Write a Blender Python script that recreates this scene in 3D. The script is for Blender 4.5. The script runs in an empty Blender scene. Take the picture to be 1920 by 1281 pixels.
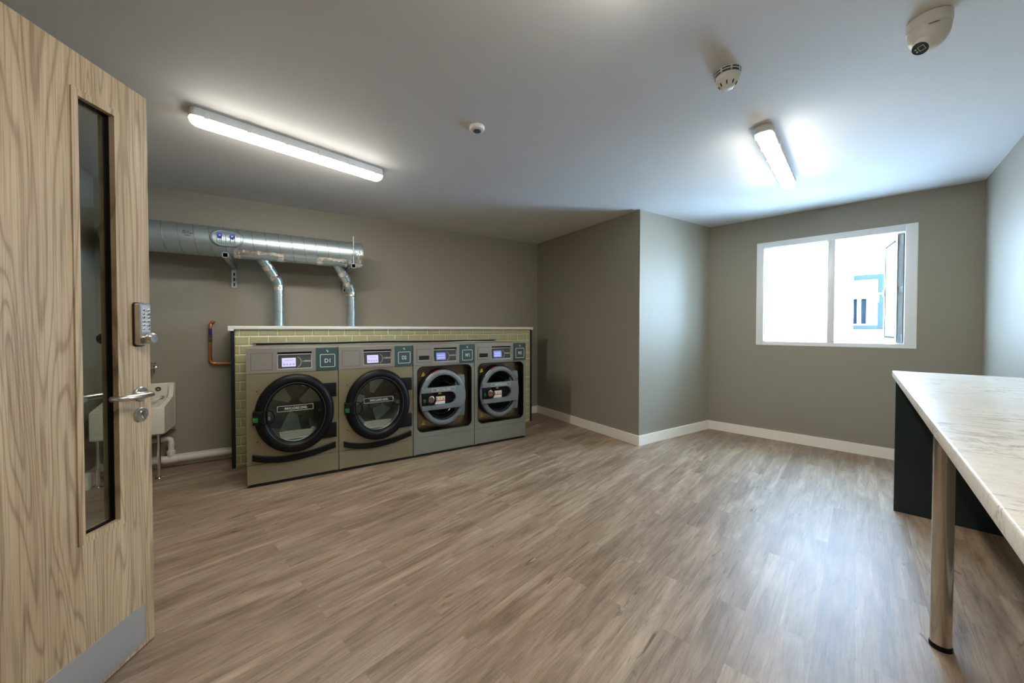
import bpy, bmesh, math, random
from mathutils import Vector, Matrix
random.seed(7)
PI = math.pi
S = bpy.context.scene
C = S.collection
R = math.radians

# ------------------------------------------------------------------ camera, sky, exposure
cam_d = bpy.data.cameras.new('camera')
cam_d.sensor_fit = 'HORIZONTAL'
cam_d.sensor_width = 36.0
cam_d.lens = 36.0 * 690.08 / 1920.0
cam_d.shift_y = -(640.5 - 628.32) / 1920.0
cam_d.clip_start = 0.02
cam = bpy.data.objects.new('camera', cam_d)
C.objects.link(cam)
YAW, PITCH, ROLL = 0.5553, 0.0163, 0.0007
fw = Vector((math.sin(YAW) * math.cos(PITCH), math.cos(YAW) * math.cos(PITCH), -math.sin(PITCH)))
rt = Vector((math.cos(YAW), -math.sin(YAW), 0))
up = rt.cross(fw)
rt2 = rt * math.cos(ROLL) + up * math.sin(ROLL)
up2 = -rt * math.sin(ROLL) + up * math.cos(ROLL)
mw = Matrix((rt2, up2, -fw)).transposed().to_4x4()
mw.translation = Vector((0, 0, 1.25))
cam.matrix_world = mw
S.camera = cam

world = bpy.data.worlds.new('sky')
S.world = world
world.use_nodes = True
bg = world.node_tree.nodes['Background']
bg.inputs['Color'].default_value = (0.47, 0.70, 1.0, 1)
bg.inputs['Strength'].default_value = 12.8

LAMP = 19.0           # radiance of the LED batten diffusers
S.view_settings.view_transform = 'Standard'
S.view_settings.look = 'None'
S.view_settings.gamma = 1.0
S.view_settings.use_curve_mapping = False
S.view_settings.exposure = 2.36
S.cycles.max_bounces = 10
S.cycles.diffuse_bounces = 6
S.cycles.glossy_bounces = 4
S.cycles.transparent_max_bounces = 12
S.cycles.sample_clamp_indirect = 8.0
S.cycles.caustics_reflective = False
S.cycles.caustics_refractive = False
S.cycles.use_denoising = True

# ------------------------------------------------------------------ materials
def nodes_of(name):
    m = bpy.data.materials.new(name)
    m.use_nodes = True
    nt = m.node_tree
    return m, nt, nt.nodes['Principled BSDF']

def mat(name, col, rough=0.5, metal=0.0, spec=0.5, bump=0.0, bscale=200.0, var=0.0, vscale=6.0, stretch=(1, 1, 1), coat=0.0, aniso=0.0):
    m, nt, p = nodes_of(name)
    p.inputs['Base Color'].default_value = (*col, 1)
    p.inputs['Roughness'].default_value = rough
    p.inputs['Metallic'].default_value = metal
    p.inputs['Specular IOR Level'].default_value = spec
    p.inputs['Coat Weight'].default_value = coat
    p.inputs['Anisotropic'].default_value = aniso
    tc = nt.nodes.new('ShaderNodeTexCoord')
    mp = nt.nodes.new('ShaderNodeMapping')
    mp.inputs['Scale'].default_value = stretch
    nt.links.new(tc.outputs['Object'], mp.inputs['Vector'])
    nz = nt.nodes.new('ShaderNodeTexNoise')
    nz.inputs['Scale'].default_value = vscale
    nz.inputs['Detail'].default_value = 5
    nt.links.new(mp.outputs['Vector'], nz.inputs['Vector'])
    if var > 0:
        mx = nt.nodes.new('ShaderNodeMix'); mx.data_type = 'RGBA'
        mx.inputs[6].default_value = (*[c * (1 - var) for c in col], 1)
        mx.inputs[7].default_value = (*[min(1, c * (1 + var)) for c in col], 1)
        nt.links.new(nz.outputs['Fac'], mx.inputs[0])
        nt.links.new(mx.outputs[2], p.inputs['Base Color'])
    if bump > 0:
        n2 = nt.nodes.new('ShaderNodeTexNoise')
        n2.inputs['Scale'].default_value = bscale
        n2.inputs['Detail'].default_value = 3
        nt.links.new(mp.outputs['Vector'], n2.inputs['Vector'])
        b = nt.nodes.new('ShaderNodeBump')
        b.inputs['Strength'].default_value = bump
        b.inputs['Distance'].default_value = 0.002
        nt.links.new(n2.outputs['Fac'], b.inputs['Height'])
        nt.links.new(b.outputs['Normal'], p.inputs['Normal'])
    return m

def emit(name, col, strength, base=(0.02, 0.02, 0.02)):
    m, nt, p = nodes_of(name)
    p.inputs['Base Color'].default_value = (*base, 1)
    p.inputs['Emission Color'].default_value = (*col, 1)
    p.inputs['Emission Strength'].default_value = strength
    return m

def clear_glass(name, tint=(1, 1, 1), refl=0.08, rough=0.02):
    m = bpy.data.materials.new(name); m.use_nodes = True
    nt = m.node_tree; nt.nodes.clear()
    out = nt.nodes.new('ShaderNodeOutputMaterial')
    tr = nt.nodes.new('ShaderNodeBsdfTransparent'); tr.inputs['Color'].default_value = (*tint, 1)
    gl = nt.nodes.new('ShaderNodeBsdfGlossy'); gl.inputs['Roughness'].default_value = rough
    lw = nt.nodes.new('ShaderNodeLayerWeight'); lw.inputs['Blend'].default_value = 0.12
    mul = nt.nodes.new('ShaderNodeMath'); mul.operation = 'MULTIPLY_ADD'
    mul.inputs[1].default_value = 0.5; mul.inputs[2].default_value = refl * 0.4
    nt.links.new(lw.outputs['Fresnel'], mul.inputs[0])
    mx = nt.nodes.new('ShaderNodeMixShader')
    nt.links.new(mul.outputs[0], mx.inputs[0])
    nt.links.new(tr.outputs[0], mx.inputs[1]); nt.links.new(gl.outputs[0], mx.inputs[2])
    nt.links.new(mx.outputs[0], out.inputs['Surface'])
    return m

def ramp(nt, stops):
    r = nt.nodes.new('ShaderNodeValToRGB')
    e = r.color_ramp.elements
    while len(e) < len(stops): e.new(0.5)
    for k, (pos, c) in enumerate(stops):
        e[k].position = pos; e[k].color = (*c, 1)
    return r

def math_node(nt, op, a, b=None):
    n = nt.nodes.new('ShaderNodeMath'); n.operation = op
    for k, v in enumerate((a, b)):
        if v is None: continue
        if isinstance(v, (int, float)): n.inputs[k].default_value = v
        else: nt.links.new(v, n.inputs[k])
    return n.outputs[0]

def mixc(nt, fac, a, b, blend='MIX'):
    mx = nt.nodes.new('ShaderNodeMix'); mx.data_type = 'RGBA'; mx.blend_type = blend
    for idx, v in ((0, fac), (6, a), (7, b)):
        if isinstance(v, (int, float)): mx.inputs[idx].default_value = v
        elif isinstance(v, tuple): mx.inputs[idx].default_value = (*v, 1)
        else: nt.links.new(v, mx.inputs[idx])
    return mx.outputs[2]

FLOOR_ANGLE = R(14.83)
def floor_material():
    m, nt, p = nodes_of('vinyl_plank_floor')
    tc = nt.nodes.new('ShaderNodeTexCoord')
    mp = nt.nodes.new('ShaderNodeMapping')
    mp.inputs['Rotation'].default_value = (0, 0, -FLOOR_ANGLE)
    nt.links.new(tc.outputs['Object'], mp.inputs['Vector'])
    br = nt.nodes.new('ShaderNodeTexBrick')
    br.offset = 0.37; br.offset_frequency = 2; br.squash = 1.0
    br.inputs['Scale'].default_value = 1.0
    br.inputs['Brick Width'].default_value = 0.94
    br.inputs['Row Height'].default_value = 0.118
    br.inputs['Mortar Size'].default_value = 0.0008
    br.inputs['Mortar Smooth'].default_value = 0.3
    br.inputs['Bias'].default_value = 0.0
    br.inputs['Color1'].default_value = (0, 0, 0, 1)
    br.inputs['Color2'].default_value = (1, 1, 1, 1)
    br.inputs['Mortar'].default_value = (0.5, 0.5, 0.5, 1)
    nt.links.new(mp.outputs['Vector'], br.inputs['Vector'])
    # per plank shift of the grain
    sh = nt.nodes.new('ShaderNodeVectorMath'); sh.operation = 'MULTIPLY'
    sh.inputs[1].default_value = (7.3, 3.1, 5.0)
    nt.links.new(br.outputs['Color'], sh.inputs[0])
    ad = nt.nodes.new('ShaderNodeVectorMath'); ad.operation = 'ADD'
    nt.links.new(mp.outputs['Vector'], ad.inputs[0]); nt.links.new(sh.outputs[0], ad.inputs[1])
    def noise(scale, sx, sy, detail, dist=0.0, rough=0.55):
        q = nt.nodes.new('ShaderNodeMapping'); q.inputs['Scale'].default_value = (sx, sy, 1)
        nt.links.new(ad.outputs[0], q.inputs['Vector'])
        n = nt.nodes.new('ShaderNodeTexNoise')
        n.inputs['Scale'].default_value = scale; n.inputs['Detail'].default_value = detail
        n.inputs['Distortion'].default_value = dist; n.inputs['Roughness'].default_value = rough
        nt.links.new(q.outputs['Vector'], n.inputs['Vector'])
        return n.outputs['Fac']
    broad = noise(1.0, 1.3, 7.0, 5, 1.0)
    streak = noise(1.0, 2.2, 26.0, 8, 1.1, 0.68)
    fine = noise(1.0, 7.0, 190.0, 5, 0.4, 0.75)
    knot = noise(1.0, 5.5, 26.0, 4, 1.6)
    r1 = ramp(nt, [(0.32, (0.180, 0.126, 0.081)), (0.5, (0.255, 0.186, 0.125)), (0.68, (0.345, 0.266, 0.190))])
    nt.links.new(broad, r1.inputs[0])
    r2 = ramp(nt, [(0.32, (0.52, 0.48, 0.44)), (0.5, (0.98, 0.98, 0.98)), (0.68, (1.24, 1.23, 1.22))])
    nt.links.new(streak, r2.inputs[0])
    c = mixc(nt, 0.85, r1.outputs[0], r2.outputs[0], 'MULTIPLY')
    r3 = ramp(nt, [(0.34, (0.60, 0.57, 0.55)), (0.46, (1.0, 1.0, 1.0)), (0.64, (1.10, 1.10, 1.10))])
    nt.links.new(fine, r3.inputs[0])
    c = mixc(nt, 0.8, c, r3.outputs[0], 'MULTIPLY')
    r4 = ramp(nt, [(0.25, (0.30, 0.27, 0.25)), (0.36, (1, 1, 1))])
    nt.links.new(knot, r4.inputs[0])
    c = mixc(nt, 0.9, c, r4.outputs[0], 'MULTIPLY')
    r5 = ramp(nt, [(0.0, (0.91, 0.90, 0.88)), (1.0, (1.09, 1.09, 1.09))])
    nt.links.new(br.outputs['Color'], r5.inputs[0])
    c = mixc(nt, 1.0, c, r5.outputs[0], 'MULTIPLY')
    c = mixc(nt, math_node(nt, 'MULTIPLY', br.outputs['Fac'], 0.45), c, (0.08, 0.055, 0.04))
    nt.links.new(c, p.inputs['Base Color'])
    rr = nt.nodes.new('ShaderNodeMapRange')
    rr.inputs['To Min'].default_value = 0.38; rr.inputs['To Max'].default_value = 0.53
    nt.links.new(streak, rr.inputs['Value']); nt.links.new(rr.outputs[0], p.inputs['Roughness'])
    p.inputs['Specular IOR Level'].default_value = 0.62
    b = nt.nodes.new('ShaderNodeBump'); b.inputs['Strength'].default_value = 0.15; b.inputs['Distance'].default_value = 0.001
    nt.links.new(fine, b.inputs['Height']); nt.links.new(b.outputs['Normal'], p.inputs['Normal'])
    return m

def oak_material():
    m, nt, p = nodes_of('pale_oak_laminate')
    tc = nt.nodes.new('ShaderNodeTexCoord')
    def mapped(sx, sy, sz):
        q = nt.nodes.new('ShaderNodeMapping'); q.inputs['Scale'].default_value = (sx, sy, sz)
        nt.links.new(tc.outputs['Object'], q.inputs['Vector']); return q.outputs['Vector']
    n1 = nt.nodes.new('ShaderNodeTexNoise'); n1.inputs['Scale'].default_value = 1.0
    n1.inputs['Detail'].default_value = 2.0; n1.inputs['Distortion'].default_value = 0.4
    nt.links.new(mapped(7.5, 1.0, 0.50), n1.inputs['Vector'])
    s = math_node(nt, 'SINE', math_node(nt, 'MULTIPLY', n1.outputs['Fac'], 135.0))
    s = math_node(nt, 'MULTIPLY_ADD', s, 0.5); s.node.inputs[2].default_value = 0.5
    n2 = nt.nodes.new('ShaderNodeTexNoise'); n2.inputs['Scale'].default_value = 1.0
    n2.inputs['Detail'].default_value = 6.0; n2.inputs['Roughness'].default_value = 0.7
    nt.links.new(mapped(210, 10, 2.2), n2.inputs['Vector'])
    n3 = nt.nodes.new('ShaderNodeTexNoise'); n3.inputs['Scale'].default_value = 1.0; n3.inputs['Detail'].default_value = 4
    nt.links.new(mapped(14, 3, 1.1), n3.inputs['Vector'])
    base = ramp(nt, [(0.3, (0.42, 0.305, 0.175)), (0.7, (0.60, 0.46, 0.29))])
    nt.links.new(n3.outputs['Fac'], base.inputs[0])
    g = ramp(nt, [(0.0, (0.52, 0.46, 0.40)), (0.16, (0.90, 0.88, 0.86)), (0.42, (1.0, 1.0, 1.0)), (1.0, (1.07, 1.07, 1.06))])
    nt.links.new(s, g.inputs[0])
    c = mixc(nt, 0.62, base.outputs[0], g.outputs[0], 'MULTIPLY')
    f = ramp(nt, [(0.36, (0.55, 0.50, 0.45)), (0.52, (1.04, 1.04, 1.04))])
    nt.links.new(n2.outputs['Fac'], f.inputs[0])
    c = mixc(nt, 0.85, c, f.outputs[0], 'MULTIPLY')
    nt.links.new(c, p.inputs['Base Color'])
    p.inputs['Roughness'].default_value = 0.5
    b = nt.nodes.new('ShaderNodeBump'); b.inputs['Strength'].default_value = 0.2; b.inputs['Distance'].default_value = 0.001
    nt.links.new(n2.outputs['Fac'], b.inputs['Height']); nt.links.new(b.outputs['Normal'], p.inputs['Normal'])
    return m

def marble_material():
    m, nt, p = nodes_of('marble_laminate')
    tc = nt.nodes.new('ShaderNodeTexCoord')
    def vein(scale, sx, sy, w, dist, rot):
        q = nt.nodes.new('ShaderNodeMapping'); q.inputs['Scale'].default_value = (sx, sy, 6.0)
        q.inputs['Rotation'].default_value = (0, 0, rot)
        nt.links.new(tc.outputs['Object'], q.inputs['Vector'])
        n = nt.nodes.new('ShaderNodeTexNoise'); n.inputs['Scale'].default_value = scale
        n.inputs['Detail'].default_value = 7; n.inputs['Distortion'].default_value = dist; n.inputs['Roughness'].default_value = 0.6
        nt.links.new(q.outputs['Vector'], n.inputs['Vector'])
        a = math_node(nt, 'ABSOLUTE', math_node(nt, 'SUBTRACT', n.outputs['Fac'], 0.5))
        r = ramp(nt, [(0.0, (1, 1, 1)), (w, (0, 0, 0))]); nt.links.new(a, r.inputs[0]); return r.outputs[0]
    v1 = vein(1.0, 6.0, 2.6, 0.026, 1.6, R(-9))
    v2 = vein(1.0, 19.0, 7.0, 0.030, 1.8, R(7))
    n = nt.nodes.new('ShaderNodeTexNoise'); n.inputs['Scale'].default_value = 4.0; n.inputs['Detail'].default_value = 3
    nt.links.new(tc.outputs['Object'], n.inputs['Vector'])
    mask = ramp(nt, [(0.40, (0.05, 0.05, 0.05)), (0.60, (1, 1, 1))]); nt.links.new(n.outputs['Fac'], mask.inputs[0])
    base = mixc(nt, n.outputs['Fac'], (0.58, 0.55, 0.485), (0.76, 0.73, 0.66))
    f1 = math_node(nt, 'MULTIPLY', v1, 0.80); f1 = math_node(nt, 'MULTIPLY', f1, mask.outputs[0])
    f2 = math_node(nt, 'MULTIPLY', v2, 0.26)
    c = mixc(nt, f1, base, (0.15, 0.155, 0.15)); c = mixc(nt, f2, c, (0.27, 0.27, 0.26))
    nt.links.new(c, p.inputs['Base Color'])
    p.inputs['Roughness'].default_value = 0.32
    return m

M = dict(
    wall=mat('taupe_wall_paint', (0.285, 0.265, 0.215), 0.55, spec=0.35, bump=0.06, bscale=500, var=0.02, vscale=3),
    ceil=mat('white_ceiling_paint', (0.64, 0.635, 0.63), 0.7, spec=0.25, bump=0.03, bscale=400),
    skirt=mat('cream_skirting_gloss', (0.86, 0.82, 0.73), 0.35),
    white=mat('white_plastic', (0.80, 0.80, 0.78), 0.35),
    upvc=mat('white_upvc', (0.78, 0.80, 0.80), 0.3),
    capw=mat('white_cap_paint', (0.80, 0.80, 0.76), 0.4),
    floor=floor_material(), oak=oak_material(), marble=marble_material(),
    tile=mat('sage_green_tile', (0.40, 0.385, 0.22), 0.26, var=0.16, vscale=7, coat=0.3),
    grout=mat('cream_grout', (0.80, 0.78, 0.58), 0.8),
    dark=mat('dark_panel', (0.010, 0.022, 0.024), 0.35, var=0.1),
    darktrim=mat('dark_board_edge', (0.006, 0.011, 0.017), 0.4),
    black=mat('black_plastic', (0.004, 0.004, 0.005), 0.45, spec=0.2),
    rubber=mat('black_rubber', (0.012, 0.012, 0.013), 0.6, spec=0.3), groove=mat('ring_groove_grey', (0.05, 0.055, 0.065), 0.35),
    void=mat('shadow_gap_black', (0.004, 0.004, 0.004), 0.8),
    dryer=mat('warm_tint_steel_panel', (0.30, 0.275, 0.175), 0.38, metal=0.55, var=0.04, vscale=3, stretch=(1, 1, 60)),  # same stainless as the washers; warm reflected tint put into the colour
    washer=mat('green_grey_steel_panel', (0.285, 0.305, 0.265), 0.38, metal=0.55, var=0.04, vscale=3, stretch=(1, 1, 60)),
    fascia=mat('grey_steel_fascia', (0.34, 0.32, 0.285), 0.36, metal=0.5, var=0.04, vscale=3, stretch=(1, 1, 60)),
    badge=mat('slate_green_badge', (0.040, 0.075, 0.078), 0.4),
    ink=mat('white_print', (0.75, 0.78, 0.76), 0.5),
    greenink=emit('green_indicator', (0.02, 0.75, 0.10), 0.07),
    greenmark=mat('green_print', (0.15, 0.55, 0.08), 0.5),
    ringgrey=mat('blue_grey_door_plastic', (0.150, 0.180, 0.195), 0.35),
    bronze=mat('brown_steel_plate', (0.26, 0.205, 0.150), 0.25, metal=0.85),
    yellow=mat('yellow_sticker', (0.78, 0.70, 0.02), 0.5),
    red=mat('red_sticker', (0.65, 0.05, 0.03), 0.5),
    paper=mat('white_sticker', (0.72, 0.72, 0.70), 0.5),
    screenw=emit('lit_screen_lavender', (0.66, 0.62, 0.90), 0.20),
    screenb=emit('lit_screen_blue', (0.22, 0.29, 0.85), 0.16),
    screenp=emit('screen_graphics', (0.85, 0.85, 1.0), 0.16),
    screenl=emit('screen_graphics_lilac', (0.45, 0.42, 0.80), 0.15),
    silver=mat('silver_trim', (0.62, 0.63, 0.60), 0.3, metal=0.8),
    drum=mat('drum_steel', (0.46, 0.54, 0.50), 0.36, metal=0.6, var=0.25, vscale=4),
    drumdark=mat('drum_dark', (0.12, 0.145, 0.14), 0.4, metal=0.5),
    galv=mat('galvanised_steel', (0.44, 0.53, 0.565), 0.36, metal=0.85, var=0.06, vscale=40, bump=0.05, bscale=60),
    strut=mat('galvanised_strut', (0.42, 0.47, 0.47), 0.4, metal=0.9),
    seam=mat('dark_steel_seam', (0.20, 0.24, 0.25), 0.5, metal=0.7),
    foil=mat('crinkled_foil_tape', (0.78, 0.78, 0.77), 0.22, metal=0.95, bump=1.0, bscale=60),
    bluek=mat('blue_knob', (0.005, 0.03, 0.55), 0.35),
    bluetape=mat('blue_pipe_band', (0.008, 0.010, 0.16), 0.4),
    copper=mat('copper_pipe', (0.72, 0.27, 0.09), 0.28, metal=0.95, var=0.2, vscale=20),
    brass=mat('brass_valve', (0.20, 0.17, 0.09), 0.35, metal=0.9),
    ceramic=mat('cream_ceramic', (0.74, 0.71, 0.60), 0.14, coat=0.4),
    chrome=mat('polished_chrome', (0.72, 0.71, 0.68), 0.12, metal=1.0),
    satin=mat('satin_stainless', (0.62, 0.60, 0.56), 0.28, metal=1.0),
    kick=mat('satin_kick_plate', (0.53, 0.53, 0.51), 0.42, metal=0.75),
    legm=mat('brushed_leg_steel', (0.62, 0.58, 0.52), 0.2, metal=1.0, aniso=0.3),
    pvc=mat('white_waste_pipe', (0.70, 0.66, 0.64), 0.35),
    glass=clear_glass('clear_glass', (0.96, 0.98, 0.97)),
    doorglass=clear_glass('fire_rated_glass', (0.78, 0.82, 0.80), 0.12),
    drumglass=clear_glass('machine_door_glass', (0.86, 0.92, 0.89), 0.14),
    lens=mat('camera_lens_black', (0.010, 0.030, 0.032), 0.12, coat=0.5),
    camw=mat('ivory_camera_housing', (0.62, 0.60, 0.54), 0.35),
    marker=mat('black_marker_ink', (0.012, 0.014, 0.018), 0.6),
    render=mat('white_render', (0.78, 0.78, 0.78), 0.9, spec=0.1),
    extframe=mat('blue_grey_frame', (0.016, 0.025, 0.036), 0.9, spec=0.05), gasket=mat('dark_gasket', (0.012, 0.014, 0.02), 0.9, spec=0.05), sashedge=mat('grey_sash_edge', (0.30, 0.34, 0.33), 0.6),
    paving=mat('pale_paving', (0.55, 0.55, 0.55), 0.8, var=0.1),
    lamp=emit('led_diffuser', (1.0, 0.955, 0.86), LAMP), lampside=emit('led_diffuser_side', (1.0, 0.955, 0.86), LAMP * 0.24),
    screengrey=mat('dark_display_board', (0.035, 0.040, 0.042), 0.3),
    copperdark=mat('tarnished_brass', (0.45, 0.42, 0.10), 0.4, metal=0.8),
)

# ------------------------------------------------------------------ geometry helpers
class MB:
    def __init__(self): self.bm = bmesh.new()
    def face(self, vs):
        try: return self.bm.faces.new(vs)
        except ValueError: return None
    def box(self, x0, x1, y0, y1, z0, z1, bev=0.0, seg=2, mtx=None):
        r = bmesh.ops.create_cube(self.bm, size=1.0)
        vs = r['verts']
        for v in vs:
            v.co = Vector(((x0 + x1) / 2 + v.co.x * (x1 - x0), (y0 + y1) / 2 + v.co.y * (y1 - y0), (z0 + z1) / 2 + v.co.z * (z1 - z0)))
        if bev > 0:
            es = list({e for v in vs for e in v.link_edges})
            q = bmesh.ops.bevel(self.bm, geom=es, offset=bev, segments=seg, profile=0.5, affect='EDGES')
            vs = list({v for f in q['faces'] for v in f.verts} | {v for v in vs if v.is_valid})
        if mtx:
            for v in vs: v.co = mtx @ v.co
        return self
    def prism(self, pts, y0, y1, plane='xz', bev=0.0):
        def P(a, b, y):
            return {'xz': (a, y, b), 'xy': (a, b, y), 'yz': (y, a, b)}[plane]
        A = [self.bm.verts.new(P(a, b, y0)) for a, b in pts]
        B = [self.bm.verts.new(P(a, b, y1)) for a, b in pts]
        n = len(pts)
        fa = self.face(A); fb = self.face(B[::-1])
        for k in range(n): self.face([A[k], A[(k + 1) % n], B[(k + 1) % n], B[k]][::-1])
        if bev > 0 and fa:
            bmesh.ops.bevel(self.bm, geom=list(fa.edges), offset=bev, segments=2, profile=0.5, affect='EDGES')
        return self
    def tube(self, path, r, seg=16, caps=True):
        path = [Vector(p) for p in path]
        rs = r if isinstance(r, (list, tuple)) else [r] * len(path)
        rings = []; prev = None
        for i, p in enumerate(path):
            if i == 0: t = path[1] - p
            elif i == len(path) - 1: t = p - path[i - 1]
            else: t = (path[i + 1] - p).normalized() + (p - path[i - 1]).normalized()
            t.normalize()
            if prev is None:
                a = Vector((0, 0, 1)) if abs(t.z) < 0.9 else Vector((1, 0, 0))
                u = t.cross(a).normalized()
            else:
                u = (prev - t * prev.dot(t)).normalized()
            prev = u; w = t.cross(u)
            rings.append([self.bm.verts.new(p + (u * math.cos(2 * PI * k / seg) + w * math.sin(2 * PI * k / seg)) * rs[i]) for k in range(seg)])
        for i in range(len(rings) - 1):
            for k in range(seg):
                self.face([rings[i][k], rings[i][(k + 1) % seg], rings[i + 1][(k + 1) % seg], rings[i + 1][k]])
        if caps:
            self.face(rings[0][::-1]); self.face(rings[-1])
        return self
    def lathe(self, prof, origin=(0, 0, 0), axis=(0, 0, 1), seg=32, sx=1.0, sz=1.0):
        """prof: (radius, height along axis)"""
        o = Vector(origin); ax = Vector(axis).normalized()
        a = Vector((1, 0, 0)) if abs(ax.x) < 0.9 else Vector((0, 1, 0))
        u = (a - ax * a.dot(ax)).normalized(); w = ax.cross(u)
        rings = []
        for r, h in prof:
            if r < 1e-6: rings.append([self.bm.verts.new(o + ax * h)])
            else: rings.append([self.bm.verts.new(o + ax * h + u * (r * sx * math.cos(2 * PI * k / seg)) + w * (r * sz * math.sin(2 * PI * k / seg))) for k in range(seg)])
        for i in range(len(rings) - 1):
            A, B = rings[i], rings[i + 1]
            for k in range(seg):
                k2 = (k + 1) % seg
                if len(A) == 1 and len(B) == 1: continue
                if len(A) == 1: self.face([A[0], B[k2], B[k]])
                elif len(B) == 1: self.face([A[k], A[k2], B[0]])
                else: self.face([A[k], A[k2], B[k2], B[k]])
        return self
    def ering(self, cx, cz, rx, rz, prof, seg=72, closed=True):
        """elliptical ring in the xz plane; prof: (offset of radius, y)"""
        rings = []
        for k in range(seg):
            a = 2 * PI * k / seg
            rings.append([self.bm.verts.new((cx + (rx + d) * math.cos(a), y, cz + (rz + d) * math.sin(a))) for d, y in prof])
        n = len(prof)
        for k in range(seg):
            A, B = rings[k], rings[(k + 1) % seg]
            for i in range(n if closed else n - 1):
                self.face([A[i], B[i], B[(i + 1) % n], A[(i + 1) % n]])
        return self
    def edisc(self, cx, cz, rx, rz, y, seg=72):
        self.face([self.bm.verts.new((cx + rx * math.cos(2 * PI * k / seg), y, cz + rz * math.sin(2 * PI * k / seg))) for k in range(seg)])
        return self
    def plate(self, outer, inner, y0, y1, centre):
        """flat plate in xz with a hole; outer and inner are star shaped round centre"""
        cx, cz = centre
        angs = sorted({round(math.atan2(z - cz, x - cx), 5) for x, z in outer + inner})
        def hit(poly, a):
            d = (math.cos(a), math.sin(a)); best = None
            for i in range(len(poly)):
                x1, z1 = poly[i][0] - cx, poly[i][1] - cz
                x2, z2 = poly[(i + 1) % len(poly)][0] - cx, poly[(i + 1) % len(poly)][1] - cz
                ex, ez = x2 - x1, z2 - z1
                den = d[0] * ez - d[1] * ex
                if abs(den) < 1e-12: continue
                t = (x1 * ez - z1 * ex) / den; s = (x1 * d[1] - z1 * d[0]) / den
                if t > 0 and -1e-6 <= s <= 1 + 1e-6: best = t if best is None else max(best, t)
            return (cx + d[0] * best, cz + d[1] * best)
        O = [hit(outer, a) for a in angs]; I = [hit(inner, a) for a in angs]
        V = lambda pts, y: [self.bm.verts.new((x, y, z)) for x, z in pts]
        o0, i0, o1, i1 = V(O, y0), V(I, y0), V(O, y1), V(I, y1)
        n = len(angs)
        for k in range(n):
            j = (k + 1) % n
            self.face([o0[k], o0[j], i0[j], i0[k]]); self.face([o1[j], o1[k], i1[k], i1[j]])
            self.face([o0[j], o0[k], o1[k], o1[j]]); self.face([i0[k], i0[j], i1[j], i1[k]])
        return self
    def xform(self, m):
        for v in self.bm.verts: v.co = m @ v.co
        return self

def obj(name, mb, material, parent=None, sharp=38, label=None):
    bm = mb.bm
    bmesh.ops.recalc_face_normals(bm, faces=bm.faces)
    for f in bm.faces: f.smooth = True
    for e in bm.edges:
        if len(e.link_faces) == 2 and e.calc_face_angle(0) > R(sharp): e.smooth = False
    me = bpy.data.meshes.new(name); bm.to_mesh(me); bm.free()
    me.materials.append(material)
    o = bpy.data.objects.new(name, me); C.objects.link(o)
    if parent: o.parent = parent
    if label: o['label'] = label
    return o

def tag(o, label, cat, group=None, kind=None):
    o['label'] = label; o['category'] = cat
    if group: o['group'] = group
    if kind: o['kind'] = kind
    return o

def thing(name, label, cat, loc=(0, 0, 0), rz=0.0, group=None):
    o = bpy.data.objects.new(name, None); C.objects.link(o)
    o.empty_display_size = 0.1
    o.location = loc; o.rotation_euler = (0, 0, rz)
    return tag(o, label, cat, group)

def struct(name, mb, material, label, cat, parent=None):
    o = obj(name, mb, material, parent)
    o['kind'] = 'structure'; o['label'] = label; o['category'] = cat
    return o

def text(name, body, width, loc, parent, material, height=None, rot=(PI / 2, 0, 0), depth=0.0004, bold=0.0):
    cu = bpy.data.curves.new(name + '_src', 'FONT')
    cu.body = body; cu.align_x = 'CENTER'; cu.align_y = 'CENTER'; cu.size = 1.0
    cu.extrude = 0.01; cu.offset = bold
    tmp = bpy.data.objects.new(name + '_src', cu); C.objects.link(tmp)
    dg = bpy.context.evaluated_depsgraph_get()
    me = bpy.data.meshes.new_from_object(tmp.evaluated_get(dg))
    bpy.data.objects.remove(tmp); bpy.data.curves.remove(cu)
    xs = [v.co.x for v in me.vertices]; ys = [v.co.y for v in me.vertices]
    w = max(xs) - min(xs); h = max(ys) - min(ys); cx = (max(xs) + min(xs)) / 2; cy = (max(ys) + min(ys)) / 2
    sx = width / w; sy = sx if height is None else height / h
    for v in me.vertices: v.co = Vector(((v.co.x - cx) * sx, (v.co.y - cy) * sy, v.co.z * depth / 0.01))
    me.name = name
    me.materials.clear(); me.materials.append(material)
    o = bpy.data.objects.new(name, me); C.objects.link(o)
    o.parent = parent; o.location = loc; o.rotation_euler = rot
    return o

def rrect(x0, x1, z0, z1, r, n=6):
    pts = []
    for cx, cz, a0 in ((x1 - r, z1 - r, 0), (x0 + r, z1 - r, 90), (x0 + r, z0 + r, 180), (x1 - r, z0 + r, 270)):
        for k in range(n + 1):
            a = R(a0 + 90 * k / n); pts.append((cx + r * math.cos(a), cz + r * math.sin(a)))
    return pts

def ell(cx, cz, rx, rz, n=64):
    return [(cx + rx * math.cos(2 * PI * k / n), cz + rz * math.sin(2 * PI * k / n)) for k in range(n)]

def frame_outline(mb, x0, x1, z0, z1, w, y0, y1, r=0.008):
    """thin rectangular outline, in xz"""
    mb.plate(rrect(x0, x1, z0, z1, r, 3), rrect(x0 + w, x1 - w, z0 + w, z1 - w, max(r - w, 0.001), 3), y0, y1, ((x0 + x1) / 2, (z0 + z1) / 2))

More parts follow.
